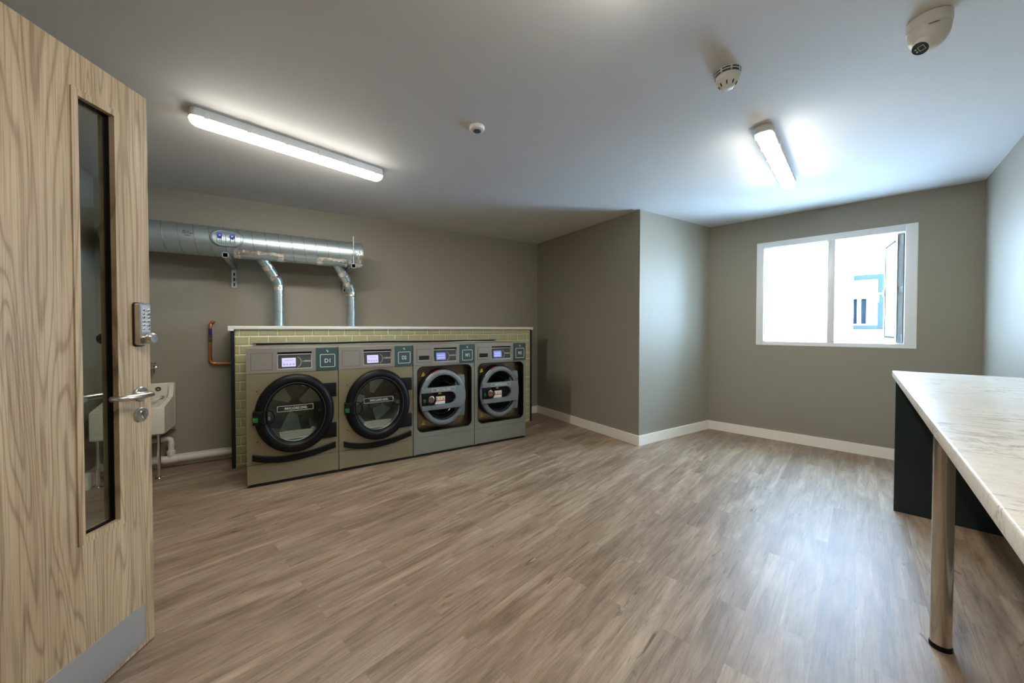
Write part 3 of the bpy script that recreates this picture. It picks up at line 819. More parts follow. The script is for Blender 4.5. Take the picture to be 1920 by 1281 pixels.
def make_dryer(x, num, label, drum_angle):
    t = thing('tumble_dryer', label, 'tumble dryer', (x, MY, 0), 0, 'olive steel tumble dryers in the machine row')
    body = M['dryer']
    open_carcass(t, body); feet(t)
    fascia(t, 'D' + num, M['screenw'], body)
    mb = MB()
    W = MW - 0.002
    mb.plate([(0.002, 0.181), (W, 0.181), (W, 0.894), (0.002, 0.894)], ell(0.331, 0.565, 0.215, 0.245), 0.0, 0.012, (0.331, 0.565))
    fp = obj('front_panel', mb, body, t)
    mb = MB(); mb.plate(rrect(0.031, 0.174, 0.922, 1.057, 0.003, 2), rrect(0.0328, 0.1722, 0.9238, 1.0552, 0.002, 2), -0.0006, 0.001, (0.1, 0.99))
    obj('blank_cover', mb, M['void'], t)
    obj('lower_panel', MB().box(0.002, W, 0.0, 0.02, 0.026, 0.178, 0.0015, 1), body, t)
    # drum
    mb = MB(); mb.ering(0.331, 0.565, 0.215, 0.245, [(0, 0.012), (-0.004, 0.03), (-0.004, 0.05)], closed=False)
    mb.ering(0.331, 0.565, 0.245, 0.285, [(-0.034, 0.05), (0.02, 0.055), (0.02, 0.42), (0, 0.43)], closed=False)
    dr = obj('drum', mb, M['drum'], t)
    mb = MB(); mb.edisc(0.331, 0.565, 0.268, 0.308, 0.42)
    obj('drum_back', mb, M['drumdark'], dr)
    mb = MB()
    for k in range(3):
        a = drum_angle + 2 * PI * k / 3
        for sgn, w in ((1, 0.42), ):
            p = [(0.331 + 0.05 * math.cos(a - w), 0.565 + 0.05 * math.sin(a - w)), (0.331 + 0.235 * math.cos(a - w * 0.8), 0.565 + 0.27 * math.sin(a - w * 0.8)), (0.331 + 0.24 * math.cos(a + w), 0.565 + 0.275 * math.sin(a + w)), (0.331 + 0.05 * math.cos(a + w), 0.565 + 0.05 * math.sin(a + w))]
            obj('drum_vane', MB().prism(p, 0.404, 0.418), M['drum'], dr)
    mb = MB()
    for k in range(3):
        a = drum_angle + 0.9 + 2 * PI * k / 3
        c, s = math.cos(a), math.sin(a)
        def q(r, tt): return (0.331 + r * 0.245 * c - tt * s, 0.565 + r * 0.285 * s + tt * c)
        obj('drum_paddle', MB().prism([q(1.05, -0.035), q(1.05, 0.035), q(0.74, 0.012), q(0.74, -0.012)], 0.07, 0.41), M['drum'], dr)
    ca, sa = math.cos(drum_angle - 0.9), math.sin(drum_angle - 0.9)
    sq = [(0.375 + a * ca - b * sa, 0.520 + (a * sa + b * ca) * 1.1) for a, b in ((-0.055, -0.05), (0.055, -0.05), (0.055, 0.05), (-0.055, 0.05))]
    obj('drum_plate', MB().prism(sq, 0.372, 0.382), M['drumdark'], dr)
    # perforated lint grille at the bottom lip
    mb = MB()
    v = [(0.215, 0.060, 0.398), (0.462, 0.060, 0.398), (0.445, 0.045, 0.335), (0.232, 0.045, 0.335)]
    mb.face([mb.bm.verts.new(q) for q in v]); mb.box(0.21, 0.466, 0.056, 0.066, 0.396, 0.402)
    gr = obj('lint_grille', mb, M['silver'], t)
    mb = MB()
    for i in range(20):
        for j in range(4):
            cx = 0.232 + i * 0.0112 + (j % 2) * 0.0056; cz = 0.384 - j * 0.011
            yy = 0.060 - (0.398 - cz) / 0.063 * 0.015 - 0.0008
            mb.face([mb.bm.verts.new((cx + 0.0034 * math.cos(2 * PI * k / 6), yy, cz + 0.0034 * math.sin(2 * PI * k / 6))) for k in range(6)])
    obj('perforation', mb, M['void'], gr)
    # door
    dcx, dcz = 0.333, 0.561
    mb = MB()
    mb.ering(dcx, dcz, 0.283, 0.322, [(-0.004, -0.004), (0.0, -0.018), (-0.008, -0.040), (-0.030, -0.056), (-0.055, -0.058), (-0.078, -0.046), (-0.088, -0.026), (-0.090, -0.004)])
    dd_ = obj('door_ring', mb, M['black'], t)
    mb = MB(); arcband(mb, dcx, dcz, 0.203, 0.240, 195, 330, 0.010, -0.0535, 30)
    for v_ in mb.bm.verts: v_.co.y = -0.0525
    mb2 = MB()
    mb2.ering(dcx, dcz, 0.212, 0.250, [(-0.001, -0.054), (0.0, -0.0565), (0.003, -0.0565), (0.004, -0.054)])
    obj('ring_groove', mb2, M['groove'], dd_)
    mb.bm.free()
    mb = MB()
    prof = [(0.0, 0.020), (0.5, 0.012), (0.85, -0.006), (1.0, -0.022)]
    seg = 64; rings = []
    for f_, y in prof[1:]:
        rings.append([mb.bm.verts.new((dcx + 0.200 * f_ * math.cos(2 * PI * k / seg), y, dcz + 0.232 * f_ * math.sin(2 * PI * k / seg))) for k in range(seg)])
    mb.face(rings[0])
    for i in range(2):
        for k in range(seg): mb.face([rings[i][k], rings[i][(k + 1) % seg], rings[i + 1][(k + 1) % seg], rings[i + 1][k]])
    gl = obj('door_glass', mb, M['drumglass'], t)
    lb = max_label(gl, 0.203, 0.458, 0.583, 0.628, -0.030)
    text('lettering', 'MAX LOAD LEVEL', 0.158, (0.335, -0.0305, 0.6055), gl, M['ink'], 0.019)
    for z0, z1 in ((0.671, 0.788), (0.322, 0.446)):
        obj('hinge', MB().box(0.515, 0.634, -0.030, 0.0, z0, z1, 0.003), M['black'], t)
    mb = MB(); mb.box(0.043, 0.112, -0.064, -0.002, 0.503, 0.607, 0.006)
    ho = obj('door_latch', mb, M['black'], t)
    mb = MB(); mb.ering(0.138, 0.554, 0.046, 0.052, [(-0.003, -0.060), (0.0, -0.070), (0.004, -0.070), (0.006, -0.060)], 40)
    obj('latch_ring', mb, M['black'], ho)
    mb = MB(); power_symbol(mb, 0.066, 0.550, 0.010, -0.0652)
    mb.face([mb.bm.verts.new((0.066 + a, -0.0652, 0.550 + b)) for a, b in ((-.014, -.022), (.014, -.022), (.014, -.019), (-.014, -.019))])
    mb.face([mb.bm.verts.new((0.066 + a, -0.0652, 0.550 + b)) for a, b in ((-.018, -.018), (-.015, -.018), (-.015, .015), (-.018, .015))])
    obj('indicator', mb, M['greenink'], ho)
    # curved black pull bar
    top, bot = [], []
    n = 24
    for k in range(n + 1):
        u = k / n; xx = 0.038 + u * 0.588
        zc = 0.243 - 0.052 * math.sin(PI * u ** 0.85) + 0.010 * u
        if u > 0.9: zc += 0.0
        top.append((xx, zc + 0.022)); bot.append((xx, zc - 0.022))
    mb = MB(); mb.prism(top + bot[::-1], -0.034, 0.0, 'xz')
    obj('pull_bar', mb, M['black'], t)
    for hx, hz, hr in ((0.069, 0.7556, 0.005), (0.072, 0.3571, 0.005), (0.088, 0.346, 0.003)):
        obj('screw_hole', MB().lathe([(0, 0.0), (hr, 0.0), (hr, 0.0008), (0, 0.0008)], (hx, 0.0, hz), (0, -1, 0), 12), M['void'], fp)
    for hx, hz in ((0.087, 0.7703), (0.087, 0.741)):
        obj('screw', MB().lathe([(0, 0.0), (0.004, 0.0), (0.003, 0.003), (0, 0.003)], (hx, 0.0, hz), (0, -1, 0), 12), M['chrome'], fp)
    return t

def tri(mb, cx, cz, s, y0, y1): mb.prism([(cx - s, cz - s * 0.9), (cx + s, cz - s * 0.9), (cx, cz + s * 0.95)], y0, y1)

def make_washer(x, num, label):
    t = thing('washing_machine', label, 'washing machine', (x, MY, 0), 0, 'grey steel washing machines in the machine row')
    body = M['washer']
    open_carcass(t, body); feet(t)
    fascia(t, 'W' + num, M['screenb'], body)
    W = MW - 0.002
    op = rrect(0.038, 0.620, 0.236, 0.884, 0.060, 8)
    mb = MB(); mb.plate([(0.002, 0.189), (W, 0.189), (W, 0.894), (0.002, 0.894)], op, 0.0, 0.010, (0.33, 0.56))
    fp = obj('front_panel', mb, body, t)
    mb = MB(); mb.plate(op, rrect(0.044, 0.614, 0.242, 0.878, 0.055, 8), -0.002, 0.100, (0.33, 0.56))
    obj('recess_surround', mb, M['black'], t)
    mb = MB(); mb.plate(rrect(0.030, 0.628, 0.228, 0.892, 0.064, 8), rrect(0.0385, 0.6195, 0.2365, 0.8835, 0.060, 8), -0.0015, 0.0, (0.33, 0.56))
    obj('panel_rim', mb, body, fp)
    mb = MB(); mb.plate(rrect(0.040, 0.618, 0.238, 0.882, 0.05, 8), ell(0.31, 0.567, 0.20, 0.24), 0.093, 0.098, (0.31, 0.567))
    pl = obj('inner_plate', mb, M['bronze'], t)
    obj('lower_panel', MB().box(0.002, W, 0.0, 0.02, 0.026, 0.186, 0.0015, 1), body, t)
    # soap drawer
    mb = MB()
    mb.plate(rrect(0.038, 0.177, 0.922, 1.051, 0.004, 2), rrect(0.057, 0.160, 0.946, 0.988, 0.005, 3), -0.002, 0.0, (0.108, 0.967))
    drw = obj('soap_drawer', mb, M['fascia'], t)
    mb = MB(); mb.plate(rrect(0.036, 0.179, 0.920, 1.053, 0.004, 2), rrect(0.038, 0.177, 0.922, 1.051, 0.004, 2), -0.0007, 0.0, (0.108, 0.986))
    obj('drawer_gap', mb, M['void'], drw)
    obj('finger_slot', MB().box(0.057, 0.160, -0.0006, 0.0, 0.946, 0.988), M['void'], drw)
    mb = MB(); mb.box(0.057, 0.160, -0.0028, -0.0010, 0.9425, 0.9462, 0.0006, 1); obj('slot_lip', mb, M['silver'], drw)
    # drum behind
    mb = MB(); mb.ering(0.31, 0.567, 0.20, 0.24, [(0, 0.094), (-0.03, 0.14), (-0.03, 0.40)], closed=False)
    dr = obj('drum', mb, M['drumdark'], t)
    mb = MB(); mb.edisc(0.31, 0.567, 0.175, 0.215, 0.40); obj('drum_back', mb, M['drumdark'], dr)
    # door bowl glass
    mb = MB(); seg = 48; rings = []
    for rx_, rz_, y in ((0.06, 0.07, 0.10), (0.13, 0.155, 0.08), (0.165, 0.20, 0.035), (0.178, 0.216, -0.005)):
        rings.append([mb.bm.verts.new((0.297 + rx_ * math.cos(2 * PI * k / seg), y, 0.567 + rz_ * math.sin(2 * PI * k / seg))) for k in range(seg)])
    mb.face(rings[0])
    for i in range(3):
        for k in range(seg): mb.face([rings[i][k], rings[i][(k + 1) % seg], rings[i + 1][(k + 1) % seg], rings[i + 1][k]])
    obj('door_glass', mb, M['drumglass'], t)
    # black seal ring and grey door ring
    mb = MB(); mb.ering(0.302, 0.567, 0.246, 0.280, [(0.0, 0.092), (0.004, 0.04), (0.002, -0.012), (-0.05, -0.012), (-0.05, 0.092)])
    obj('door_seal', mb, M['rubber'], t)
    mb = MB(); mb.ering(0.297, 0.567, 0.240, 0.275, [(0.0, -0.010), (0.0, -0.030), (-0.010, -0.042), (-0.030, -0.047), (-0.046, -0.042), (-0.054, -0.026), (-0.058, -0.005)])
    rg = obj('door_ring', mb, M['ringgrey'], t)
    mb = MB(); mb.ering(0.297, 0.567, 0.183, 0.217, [(0.0, -0.040), (0.002, -0.006), (-0.020, 0.02)], closed=False)
    obj('ring_inner', mb, M['black'], rg)
    mb = MB(); arcband(mb, 0.297, 0.567, 0.238, 0.274, 100, 118, 0.008, -0.0385, 8)
    for v_ in mb.bm.verts: v_.co.y = -0.024
    mb.xform(Matrix.Identity(4)); obj('ring_sticker', mb, M['red'], rg)
    mb = MB(); arcband(mb, 0.297, 0.567, 0.238, 0.274, 119, 138, 0.008, -0.024, 8); obj('ring_sticker', mb, M['paper'], rg)
    # hinge block
    mb = MB()
    hb = [(0.430, 0.779), (0.527, 0.779), (0.532, 0.72), (0.532, 0.42), (0.527, 0.361), (0.430, 0.361)]
    mb.prism(hb, -0.022, 0.092, 'xz', bev=0.003)
    obj('hinge_cover', mb, M['ringgrey'], t)
    # bar with slot across the door
    pts = [(0.066, 0.676), (0.500, 0.676), (0.512, 0.60), (0.512, 0.53), (0.500, 0.460), (0.070, 0.460), (0.066, 0.506), (0.355, 0.506)]
    for k in range(1, 12):
        a = R(-90 + 180 * k / 12); pts.append((0.355 + 0.062 * math.cos(a), 0.5665 + 0.0605 * math.sin(a)))
    pts += [(0.355, 0.627), (0.060, 0.627)]
    mb = MB(); mb.prism(pts, -0.068, -0.036, 'xz', bev=0.0025)
    mb.box(0.455, 0.520, -0.050, -0.015, 0.46, 0.676, 0.004)
    bar = obj('door_bar', mb, M['ringgrey'], t)
    obj('bar_recess', MB().prism(ell(0.24, 0.567, 0.175, 0.062, 40), -0.040, -0.034), M['black'], bar)
    mb = MB(); frame_outline(mb, 0.165, 0.405, 0.636, 0.668, 0.0016, -0.0690, -0.068, 0.003)
    obj('load_label', mb, M['ink'], bar)
    text('lettering', 'MAX LOAD LEVEL', 0.150, (0.285, -0.0688, 0.652), bar, M['ink'], 0.014)
    mb = MB(); mb.box(0.068, 0.170, -0.066, -0.034, 0.509, 0.625, 0.004)
    lt = obj('door_latch', mb, M['black'], t)
    mb = MB(); mb.ering(0.160, 0.563, 0.043, 0.049, [(-0.003, -0.060), (0.0, -0.072), (0.004, -0.072), (0.006, -0.060)], 40)
    obj('latch_ring', mb, M['black'], lt)
    mb = MB(); mb.lathe([(0, 0.012), (0.020, 0.010), (0.034, 0.004), (0.037, 0)], (0.160, -0.061, 0.563), (0, -1, 0), 28, 1.0, 1.13)
    obj('latch_knob', mb, M['bronze'], lt)
    mb = MB(); power_symbol(mb, 0.092, 0.562, 0.009, -0.0668)
    mb.face([mb.bm.verts.new((0.092 + a, -0.0668, 0.562 + b)) for a, b in ((-.012, -.020), (.012, -.020), (.012, -.018), (-.012, -.018))])
    obj('indicator', mb, M['greenink'], lt)
    st = obj('warning_sticker', MB().box(0.205, 0.308, -0.0415, -0.040, 0.508, 0.582), M['paper'], t)
    obj('sticker_band', MB().box(0.206, 0.307, -0.0422, -0.0415, 0.536, 0.546), M['red'], st)
    for k in range(3):
        mb = MB(); tri(mb, 0.224 + k * 0.0325, 0.562, 0.0135, -0.0424, -0.0415); obj('sticker_triangle', mb, M['yellow'], st)
        mb = MB(); tri(mb, 0.224 + k * 0.0325, 0.560, 0.005, -0.0428, -0.0424); obj('sticker_symbol', mb, M['black'], st)
    mb = MB(); mb.prism([(0.235, 0.607), (0.272, 0.607), (0.262, 0.622), (0.245, 0.622)], -0.0424, -0.0400); obj('top_sticker', mb, M['yellow'], t)
    for cz in (0.796, 0.306):
        mb = MB(); tri(mb, 0.131, cz, 0.024, 0.0915, 0.0930); w = obj('warning_triangle', mb, M['yellow'], t)
        mb = MB(); mb.box(0.1295, 0.1325, 0.0908, 0.0915, cz - 0.007, cz + 0.009); mb.box(0.1295, 0.1325, 0.0908, 0.0915, cz - 0.014, cz - 0.010)
        obj('triangle_symbol', mb, M['marker'], w)
    return t

MX = [-0.2525, 0.4010, 1.0560, 1.7090]
make_dryer(MX[0], '1', 'tumble dryer badged D1, leftmost of the machine row', R(20))
make_dryer(MX[1], '2', 'tumble dryer badged D2, next to the first washing machine', R(65))
make_washer(MX[2], '1', 'washing machine badged W1 with grey round door, beside dryer D2')
make_washer(MX[3], '2', 'washing machine badged W2 at the right end of the row')

# ------------------------------------------------------------------ ventilation duct
DY, DZ, DRD = 4.12, 2.013, 0.1285
duct = thing('ventilation_duct', 'large silver spiral duct with two branch pipes above the machines', 'duct', (0, DY, DZ))
XEND = 0.690
def ringpt(x, a, r): return (x, r * math.cos(a), r * math.sin(a))
mb = MB()
ex = -0.98; path = [(XEND, 0, 0), (ex, 0, 0)]
for k in range(1, 9):
    a = R(90 * k / 8); path.append((ex - 0.14 * math.sin(a), 0.14 * (1 - math.cos(a)), 0))
path.append((ex - 0.14, YB - DY - 0.0, 0))
mb.tube(path, DRD, 56, caps=False)
# helical lock seam
hp = []
x = XEND - 0.14; k = 0
n_turn = 36
total = int((XEND - 0.14 - ex) / 0.100 * n_turn)
for k in range(total):
    a = 2 * PI * k / n_turn
    hp.append((XEND - 0.14 - 0.100 * k / n_turn, (DRD + 0.0002) * math.sin(a), (DRD + 0.0002) * math.cos(a)))
obj('duct_pipe', mb, M['galv'], duct)
obj('lock_seam', MB().tube(hp, 0.0020, 6), M['seam'], duct)
mb = MB()
mb.lathe([(0, 0), (DRD * 0.93, 0), (DRD * 0.97, 0.004), (DRD + 0.001, 0.006), (DRD + 0.001, -0.075), (DRD - 0.001, -0.075)], (XEND, 0, 0), (1, 0, 0), 56)
for q in (0.0, -0.03, -0.07): mb.lathe([(DRD, q - 0.002), (DRD + 0.004, q), (DRD, q + 0.002)], (XEND, 0, 0), (1, 0, 0), 56)
obj('end_cap', mb, M['galv'], duct)
mb = MB()
def duct_patch(mb, x0, x1, a0, a1, r, nx=10, na=8, jitter=0.0, seed=1):
    rnd = random.Random(seed); V = []
    for i in range(nx + 1):
        col = []
        for j in range(na + 1):
            xx = x0 + (x1 - x0) * i / nx; a = a0 + (a1 - a0) * j / na
            if i in (0, nx): xx += rnd.uniform(-1, 1) * jitter * 2
            if j in (0, na): a += rnd.uniform(-1, 1) * jitter * 14
            rr = r + rnd.uniform(-1, 1) * jitter * 0.35
            col.append(mb.bm.verts.new((xx, -rr * math.cos(a), rr * math.sin(a))))
        V.append(col)
    for i in range(nx):
        for j in range(na): mb.face([V[i][j], V[i + 1][j], V[i + 1][j + 1], V[i][j + 1]])
duct_patch(mb, XEND - 0.055, XEND - 0.002, R(-75), R(5), DRD + 0.007, 6, 12, 0.006, 3)
obj('foil_tape', mb, M['foil'], duct, sharp=12)
# saddle and foil tape where the branches leave
for (x0, x1, sd) in ((-0.360, 0.005, 5), (0.29, 0.580, 9)):
    mb = MB(); duct_patch(mb, x0, x1, R(-100), R(-42), DRD + 0.003, 20, 10, 0.0, sd)
    obj('branch_saddle', mb, M['galv'], duct)
    mb = MB()
    duct_patch(mb, x0 - 0.005, x1 + 0.005, R(-46), R(-30), DRD + 0.006, 26, 3, 0.004, sd)
    duct_patch(mb, x0 - 0.01, x0 + 0.04, R(-85), R(-32), DRD + 0.007, 5, 12, 0.005, sd + 1)
    duct_patch(mb, x1 - 0.05, x1 + 0.008, R(-85), R(-32), DRD + 0.007, 5, 12, 0.005, sd + 2)
    obj('foil_tape', mb, M['foil'], duct, sharp=12)
# oval inspection cover
mb = MB()
oc, oz, ow, oh = -0.408, 0.018, 0.113, 0.073
def stadium(w, h, n=16):
    r = h; pts = []
    for k in range(n + 1): a = R(-90 + 180 * k / n); pts.append((w - r + r * math.cos(a), r * math.sin(a)))
    for k in range(n + 1): a = R(90 + 180 * k / n); pts.append((-(w - r) + r * math.cos(a), r * math.sin(a)))
    return pts
def on_duct(px_, pz_, lift):
    r = DRD + lift; s = max(-0.98, min(0.98, (oz + pz_) / r)); a = math.asin(s)
    return (oc + px_, -r * math.cos(a), r * math.sin(a))
lev = [(1.0, 0.001), (0.985, 0.010), (0.90, 0.011), (0.86, 0.006), (0.60, 0.006), (0.30, 0.006)]
rings = [[mb.bm.verts.new(on_duct(a * f_, b * f_, l)) for a, b in stadium(ow, oh)] for f_, l in lev]
for i in range(len(rings) - 1):
    n = len(rings[i])
    for k in range(n): mb.face([rings[i][k], rings[i][(k + 1) % n], rings[i + 1][(k + 1) % n], rings[i + 1][k]])
mb.face(rings[-1])
cov = obj('inspection_cover', mb, M['galv'], duct)
mb = MB(); ra = [[mb.bm.verts.new(on_duct(a * f_, b * f_, l)) for a, b in stadium(ow, oh)] for f_, l in ((1.035, 0.0015), (1.0, 0.0035), (0.965, 0.0115), (0.93, 0.0118))]
for i in (0, 2):
    n = len(ra[0])
    for k in range(n): mb.face([ra[i][k], ra[i][(k + 1) % n], ra[i + 1][(k + 1) % n], ra[i + 1][k]])
obj('cover_outline', mb, M['seam'], cov)  # thin dark outline laid round the cover rim
for k in range(5):
    mb = MB(); xx = -0.062 + k * 0.030
    mb.tube([on_duct(xx, zz, 0.008) for zz in [-0.042 + 0.084 * j / 8 for j in range(9)]], [0.003] + [0.0055] * 7 + [0.003], 8)
    obj('cover_rib', mb, M['galv'], cov)
for xx in (-0.0465, 0.038):
    mb = MB(); c0 = on_duct(xx, 0.012, 0.0)
    pts = []
    for k in range(48):
        a = 2 * PI * k / 48; r = 0.0165 + 0.0028 * math.cos(6 * a); pts.append((c0[0] + r * math.cos(a), c0[2] + r * math.sin(a)))
    mb.prism(pts, c0[1] - 0.034, c0[1] - 0.016, 'xz'); mb.lathe([(0.006, 0), (0.006, 0.03)], (c0[0], c0[1], c0[2]), (0, -1, 0), 10)
    kb = obj('cover_knob', mb, M['bluek'], cov)
    mb = MB(); mb.lathe([(0, 0.0015), (0.005, 0.001), (0.005, 0)], (c0[0], c0[1] - 0.034, c0[2]), (0, -1, 0), 10)
    obj('knob_centre', mb, M['paper'], cov)
# marker writing on the duct, wrapped to its surface
def scribble(lines):
    mb = MB()
    for ln in lines:
        pts = []
        for (a, b) in ln:
            s = b / DRD; th = math.asin(s); pts.append((a, -(DRD + 0.001) * math.cos(th), (DRD + 0.001) * math.sin(th)))
        mb.tube(pts, 0.0012, 5)
    return mb
sx, szz = -0.685, 0.030
lines = [[(sx - 0.012, szz + 0.012), (sx + 0.030, szz + 0.010)], [(sx + 0.004, szz + 0.022), (sx - 0.014, szz + 0.012), (sx + 0.002, szz + 0.004)]]
cur = sx - 0.014
for ch, w in (('C', .008), ('o', .007), ('t', .006), ('T', .010), ('h', .008), ('a', .008), ('n', .008), ('d', .008)):
    z = szz - 0.008
    sh = {'C': [(.8, .8), (.2, .9), (0, .4), (.3, 0), (.9, .1)], 'o': [(.2, 0), (.2, .6), (.8, .6), (.8, 0), (.2, 0)], 't': [(.5, 1), (.5, 0)], 'T': [(0, 1), (1, .9), (.5, .9), (.5, 0)], 'h': [(0, 1), (0, 0), (.1, .5), (.7, .5), (.8, 0)], 'a': [(.8, .5), (.2, .6), (.2, 0), (.8, .1), (.9, .6)], 'n': [(0, .5), (0, 0), (.2, .5), (.7, .5), (.8, 0)], 'd': [(.7, .1), (.1, 0), (.1, .5), (.7, .5), (.9, 1.1)]}[ch]
    lines.append([(cur + a * w, z + b * 0.012 + 0.001 * math.sin(a * 9 + cur * 90)) for a, b in sh]); cur += w * 1.15
cur = sx - 0.002
for ch, w in (('T', .010), ('o', .007), ('o', .007), ('u', .007), ('t', .006)):
    z = szz - 0.026
    sh = {'T': [(0, 1), (1, .9), (.5, .9), (.5, 0)], 'o': [(.2, 0), (.2, .6), (.8, .6), (.8, 0), (.2, 0)], 'u': [(0, .6), (.1, 0), (.8, 0), (.9, .6)], 't': [(.5, 1), (.5, 0)]}[ch]
    lines.append([(cur + a * w, z + b * 0.011) for a, b in sh]); cur += w * 1.15
obj('marker_writing', scribble(lines), M['marker'], duct)

def branch(xt, xv, zb):
    """from the duct underside diagonally down to a vertical pipe at xv; returns local part coords"""
    r = 0.0465; BY = 4.26 - DY
    p0 = Vector((xt, 0.0, -0.075)); p2 = Vector((xv, BY, zb - DZ)); p3 = Vector((xv, BY, 1.262 - DZ))
    path = [p0]
    q0 = p2 + (p0 - p2).normalized() * 0.055; q1 = p2 - Vector((0, 0, 0.055))
    path += [q0]
    for k in range(1, 6):
        t_ = k / 6; path.append(q0 * (1 - t_) ** 2 + p2 * 2 * t_ * (1 - t_) + q1 * t_ ** 2)
    path += [q1, p3]
    mb = MB(); mb.tube(path, r, 36, caps=False)
    # spiral seams on the vertical part
    hp = []
    z = q1.z - 0.05; k = 0
    while z > p3.z:
        a = 2 * PI * k / 24; hp.append((xv + (r + .0002) * math.sin(a), BY - (r + .0002) * math.cos(a), z)); z -= 0.088 / 24; k += 1
    b = obj('branch_pipe', mb, M['galv'], duct)
    obj('lock_seam', MB().tube(hp, 0.0013, 5), M['seam'], b)
    d = (q0 - p0).normalized()
    def band(c, ax, w, rr, seed):
        rnd = random.Random(seed); mb2 = MB(); segs = 30; ax = Vector(ax).normalized()
        u = ax.cross(Vector((0, 0, 1)) if abs(ax.z) < 0.9 else Vector((1, 0, 0))).normalized(); v = ax.cross(u)
        RR = []
        for i in range(5):
            rg = []
            for k in range(segs):
                a = 2 * PI * k / segs; off = (i / 4 - 0.5) * w + (rnd.uniform(-.006, .006) if i in (0, 4) else 0)
                rad = rr + rnd.uniform(0.0005, 0.004)
                rg.append(mb2.bm.verts.new(Vector(c) + ax * off + (u * math.cos(a) + v * math.sin(a)) * rad))
            RR.append(rg)
        for i in range(4):
            for k in range(segs): mb2.face([RR[i][k], RR[i][(k + 1) % segs], RR[i + 1][(k + 1) % segs], RR[i + 1][k]])
        obj('foil_tape', mb2, M['foil'], b, sharp=12)
    L = (q0 - p0).length
    band(p0 + d * (L * 0.50), d, 0.045, r, int(xv * 100) + 1)
    band(p0 + d * (L * 0.93), d, 0.040, r, int(xv * 100) + 2)
    band(q1 + Vector((0, 0, 0.0)), (0, 0, 1), 0.050, r, int(xv * 100) + 3)
branch(-0.185, -0.040, 1.700)
branch(0.455, 0.616, 1.680)

# brackets carrying the duct
def bracket(name, x, lab):
    t = thing('duct_bracket', lab, 'bracket', (x, YB, 1.65), 0, 'steel brackets under the duct')
    mb = MB()
    zb = 1.8395 - 1.65
    # cantilever arm: hollow strut
    y1, y0 = -0.02, -(YB - 3.84)
    w = 0.0205; tt = 0.0035
    mb.box(-w, w, y0, y1, zb, zb + tt); mb.box(-w, w, y0, y1, zb + 0.041 - tt, zb + 0.041)
    mb.box(-w, -w + tt, y0, y1, zb, zb + 0.041); mb.box(w - tt, w, y0, y1, zb, zb + 0.041)
    obj('arm', mb, M['strut'], t)
    mb = MB()
    mb.box(-0.021, 0.021, -0.004, 0.0, 0.0, 0.30); mb.box(-0.021, -0.017, -0.020, 0.0, 0.0, 0.30); mb.box(0.017, 0.021, -0.020, 0.0, 0.0, 0.30)
    obj('wall_channel', mb, M['strut'], t)
    mb = MB()
    for k in range(3):
        mb.box(-0.006, 0.006, -0.0048, -0.0040, 0.015 + k * 0.05, 0.045 + k * 0.05)
    obj('channel_slot', mb, M['void'], t)
    return t
bracket('b', -0.405, 'steel cantilever bracket under the blue knobs of the duct')
b2 = bracket('b', 0.580, 'steel cantilever bracket under the capped end of the duct')
cl = thing('pipe_clamp', 'thin galvanised strap and threaded rod around the capped duct end', 'clamp', (0.60, DY, 1.886))
mb = MB(); mb.lathe([(DRD + 0.0015, -0.012), (DRD + 0.0045, -0.012), (DRD + 0.0045, 0.012), (DRD + 0.0015, 0.012)], (0.0, 0, DZ - 1.886), (1, 0, 0), 48)
obj('strap', mb, M['strut'], cl)
mb = MB(); mb.tube([(0.002, -0.140, -0.05), (0.0, -0.140, 0.290)], 0.0045, 8)
for k in range(40): mb.lathe([(0.0045, 0), (0.0055, 0.001), (0.0045, 0.002)], (0.001, -0.140, -0.04 + k * 0.008), (0, 0, 1), 8)
obj('threaded_rod', mb, M['strut'], cl)
mb = MB(); mb.lathe([(0, 0), (0.010, 0), (0.010, 0.009), (0, 0.009)], (0.0, -0.140, 0.098), (0, 0, 1), 6); mb.lathe([(0, 0), (0.014, 0), (0.014, 0.003), (0, 0.003)], (0.0, -0.140, 0.090), (0, 0, 1), 14)
mb.box(-0.010, 0.010, -0.150, -0.122, 0.112, 0.118, 0.001)
obj('nut', mb, M['strut'], cl)

# ------------------------------------------------------------------ copper pipe
cp = thing('copper_pipe', 'bent copper water pipe with a valve on the taupe wall', 'pipe', (-0.588, YB, 0.92))
r = 0.0115; yw = -0.035
path = [(0.022, 0.0, 0.395), (0.022, -0.018, 0.395), (0.012, yw, 0.392), (0.003, yw, 0.382), (0.0, yw, 0.36), (0.0, yw, 0.045), (0.004, yw, 0.018), (0.018, yw, 0.004), (0.045, yw, 0.0), (0.186, yw, 0.0)]
obj('pipe_run', MB().tube(path, r, 16), M['copper'], cp)
mb = MB()
for a, b in (((0, yw, 0.372), (0, yw, 0.350)), ((0, yw, 0.055), (0, yw, 0.036)), ((0.036, yw, 0.0008), (0.058, yw, 0))): obj('elbow_collar', MB().tube([a, b], r + 0.0025, 16), M['copper'], cp)
obj('blue_band', MB().tube([(0, yw, 0.330), (0, yw, 0.268)], r + 0.0012, 16), M['bluetape'], cp)
mb = MB(); mb.tube([(0, yw, 0.262), (0, yw, 0.205)], 0.0155, 6); mb.lathe([(0, 0), (0.016, 0), (0.014, 0.012), (0, 0.012)], (0, yw - 0.012, 0.235), (0, -1, 0), 12); mb.tube([(-0.014, yw - 0.008, 0.255), (0.018, yw - 0.012, 0.262)], 0.004, 8)
vv = obj('isolation_valve', mb, M['brass'], cp)
obj('valve_nut', MB().tube([(0, yw, 0.204), (0, yw, 0.194)], 0.0165, 6), M['copperdark'], cp)

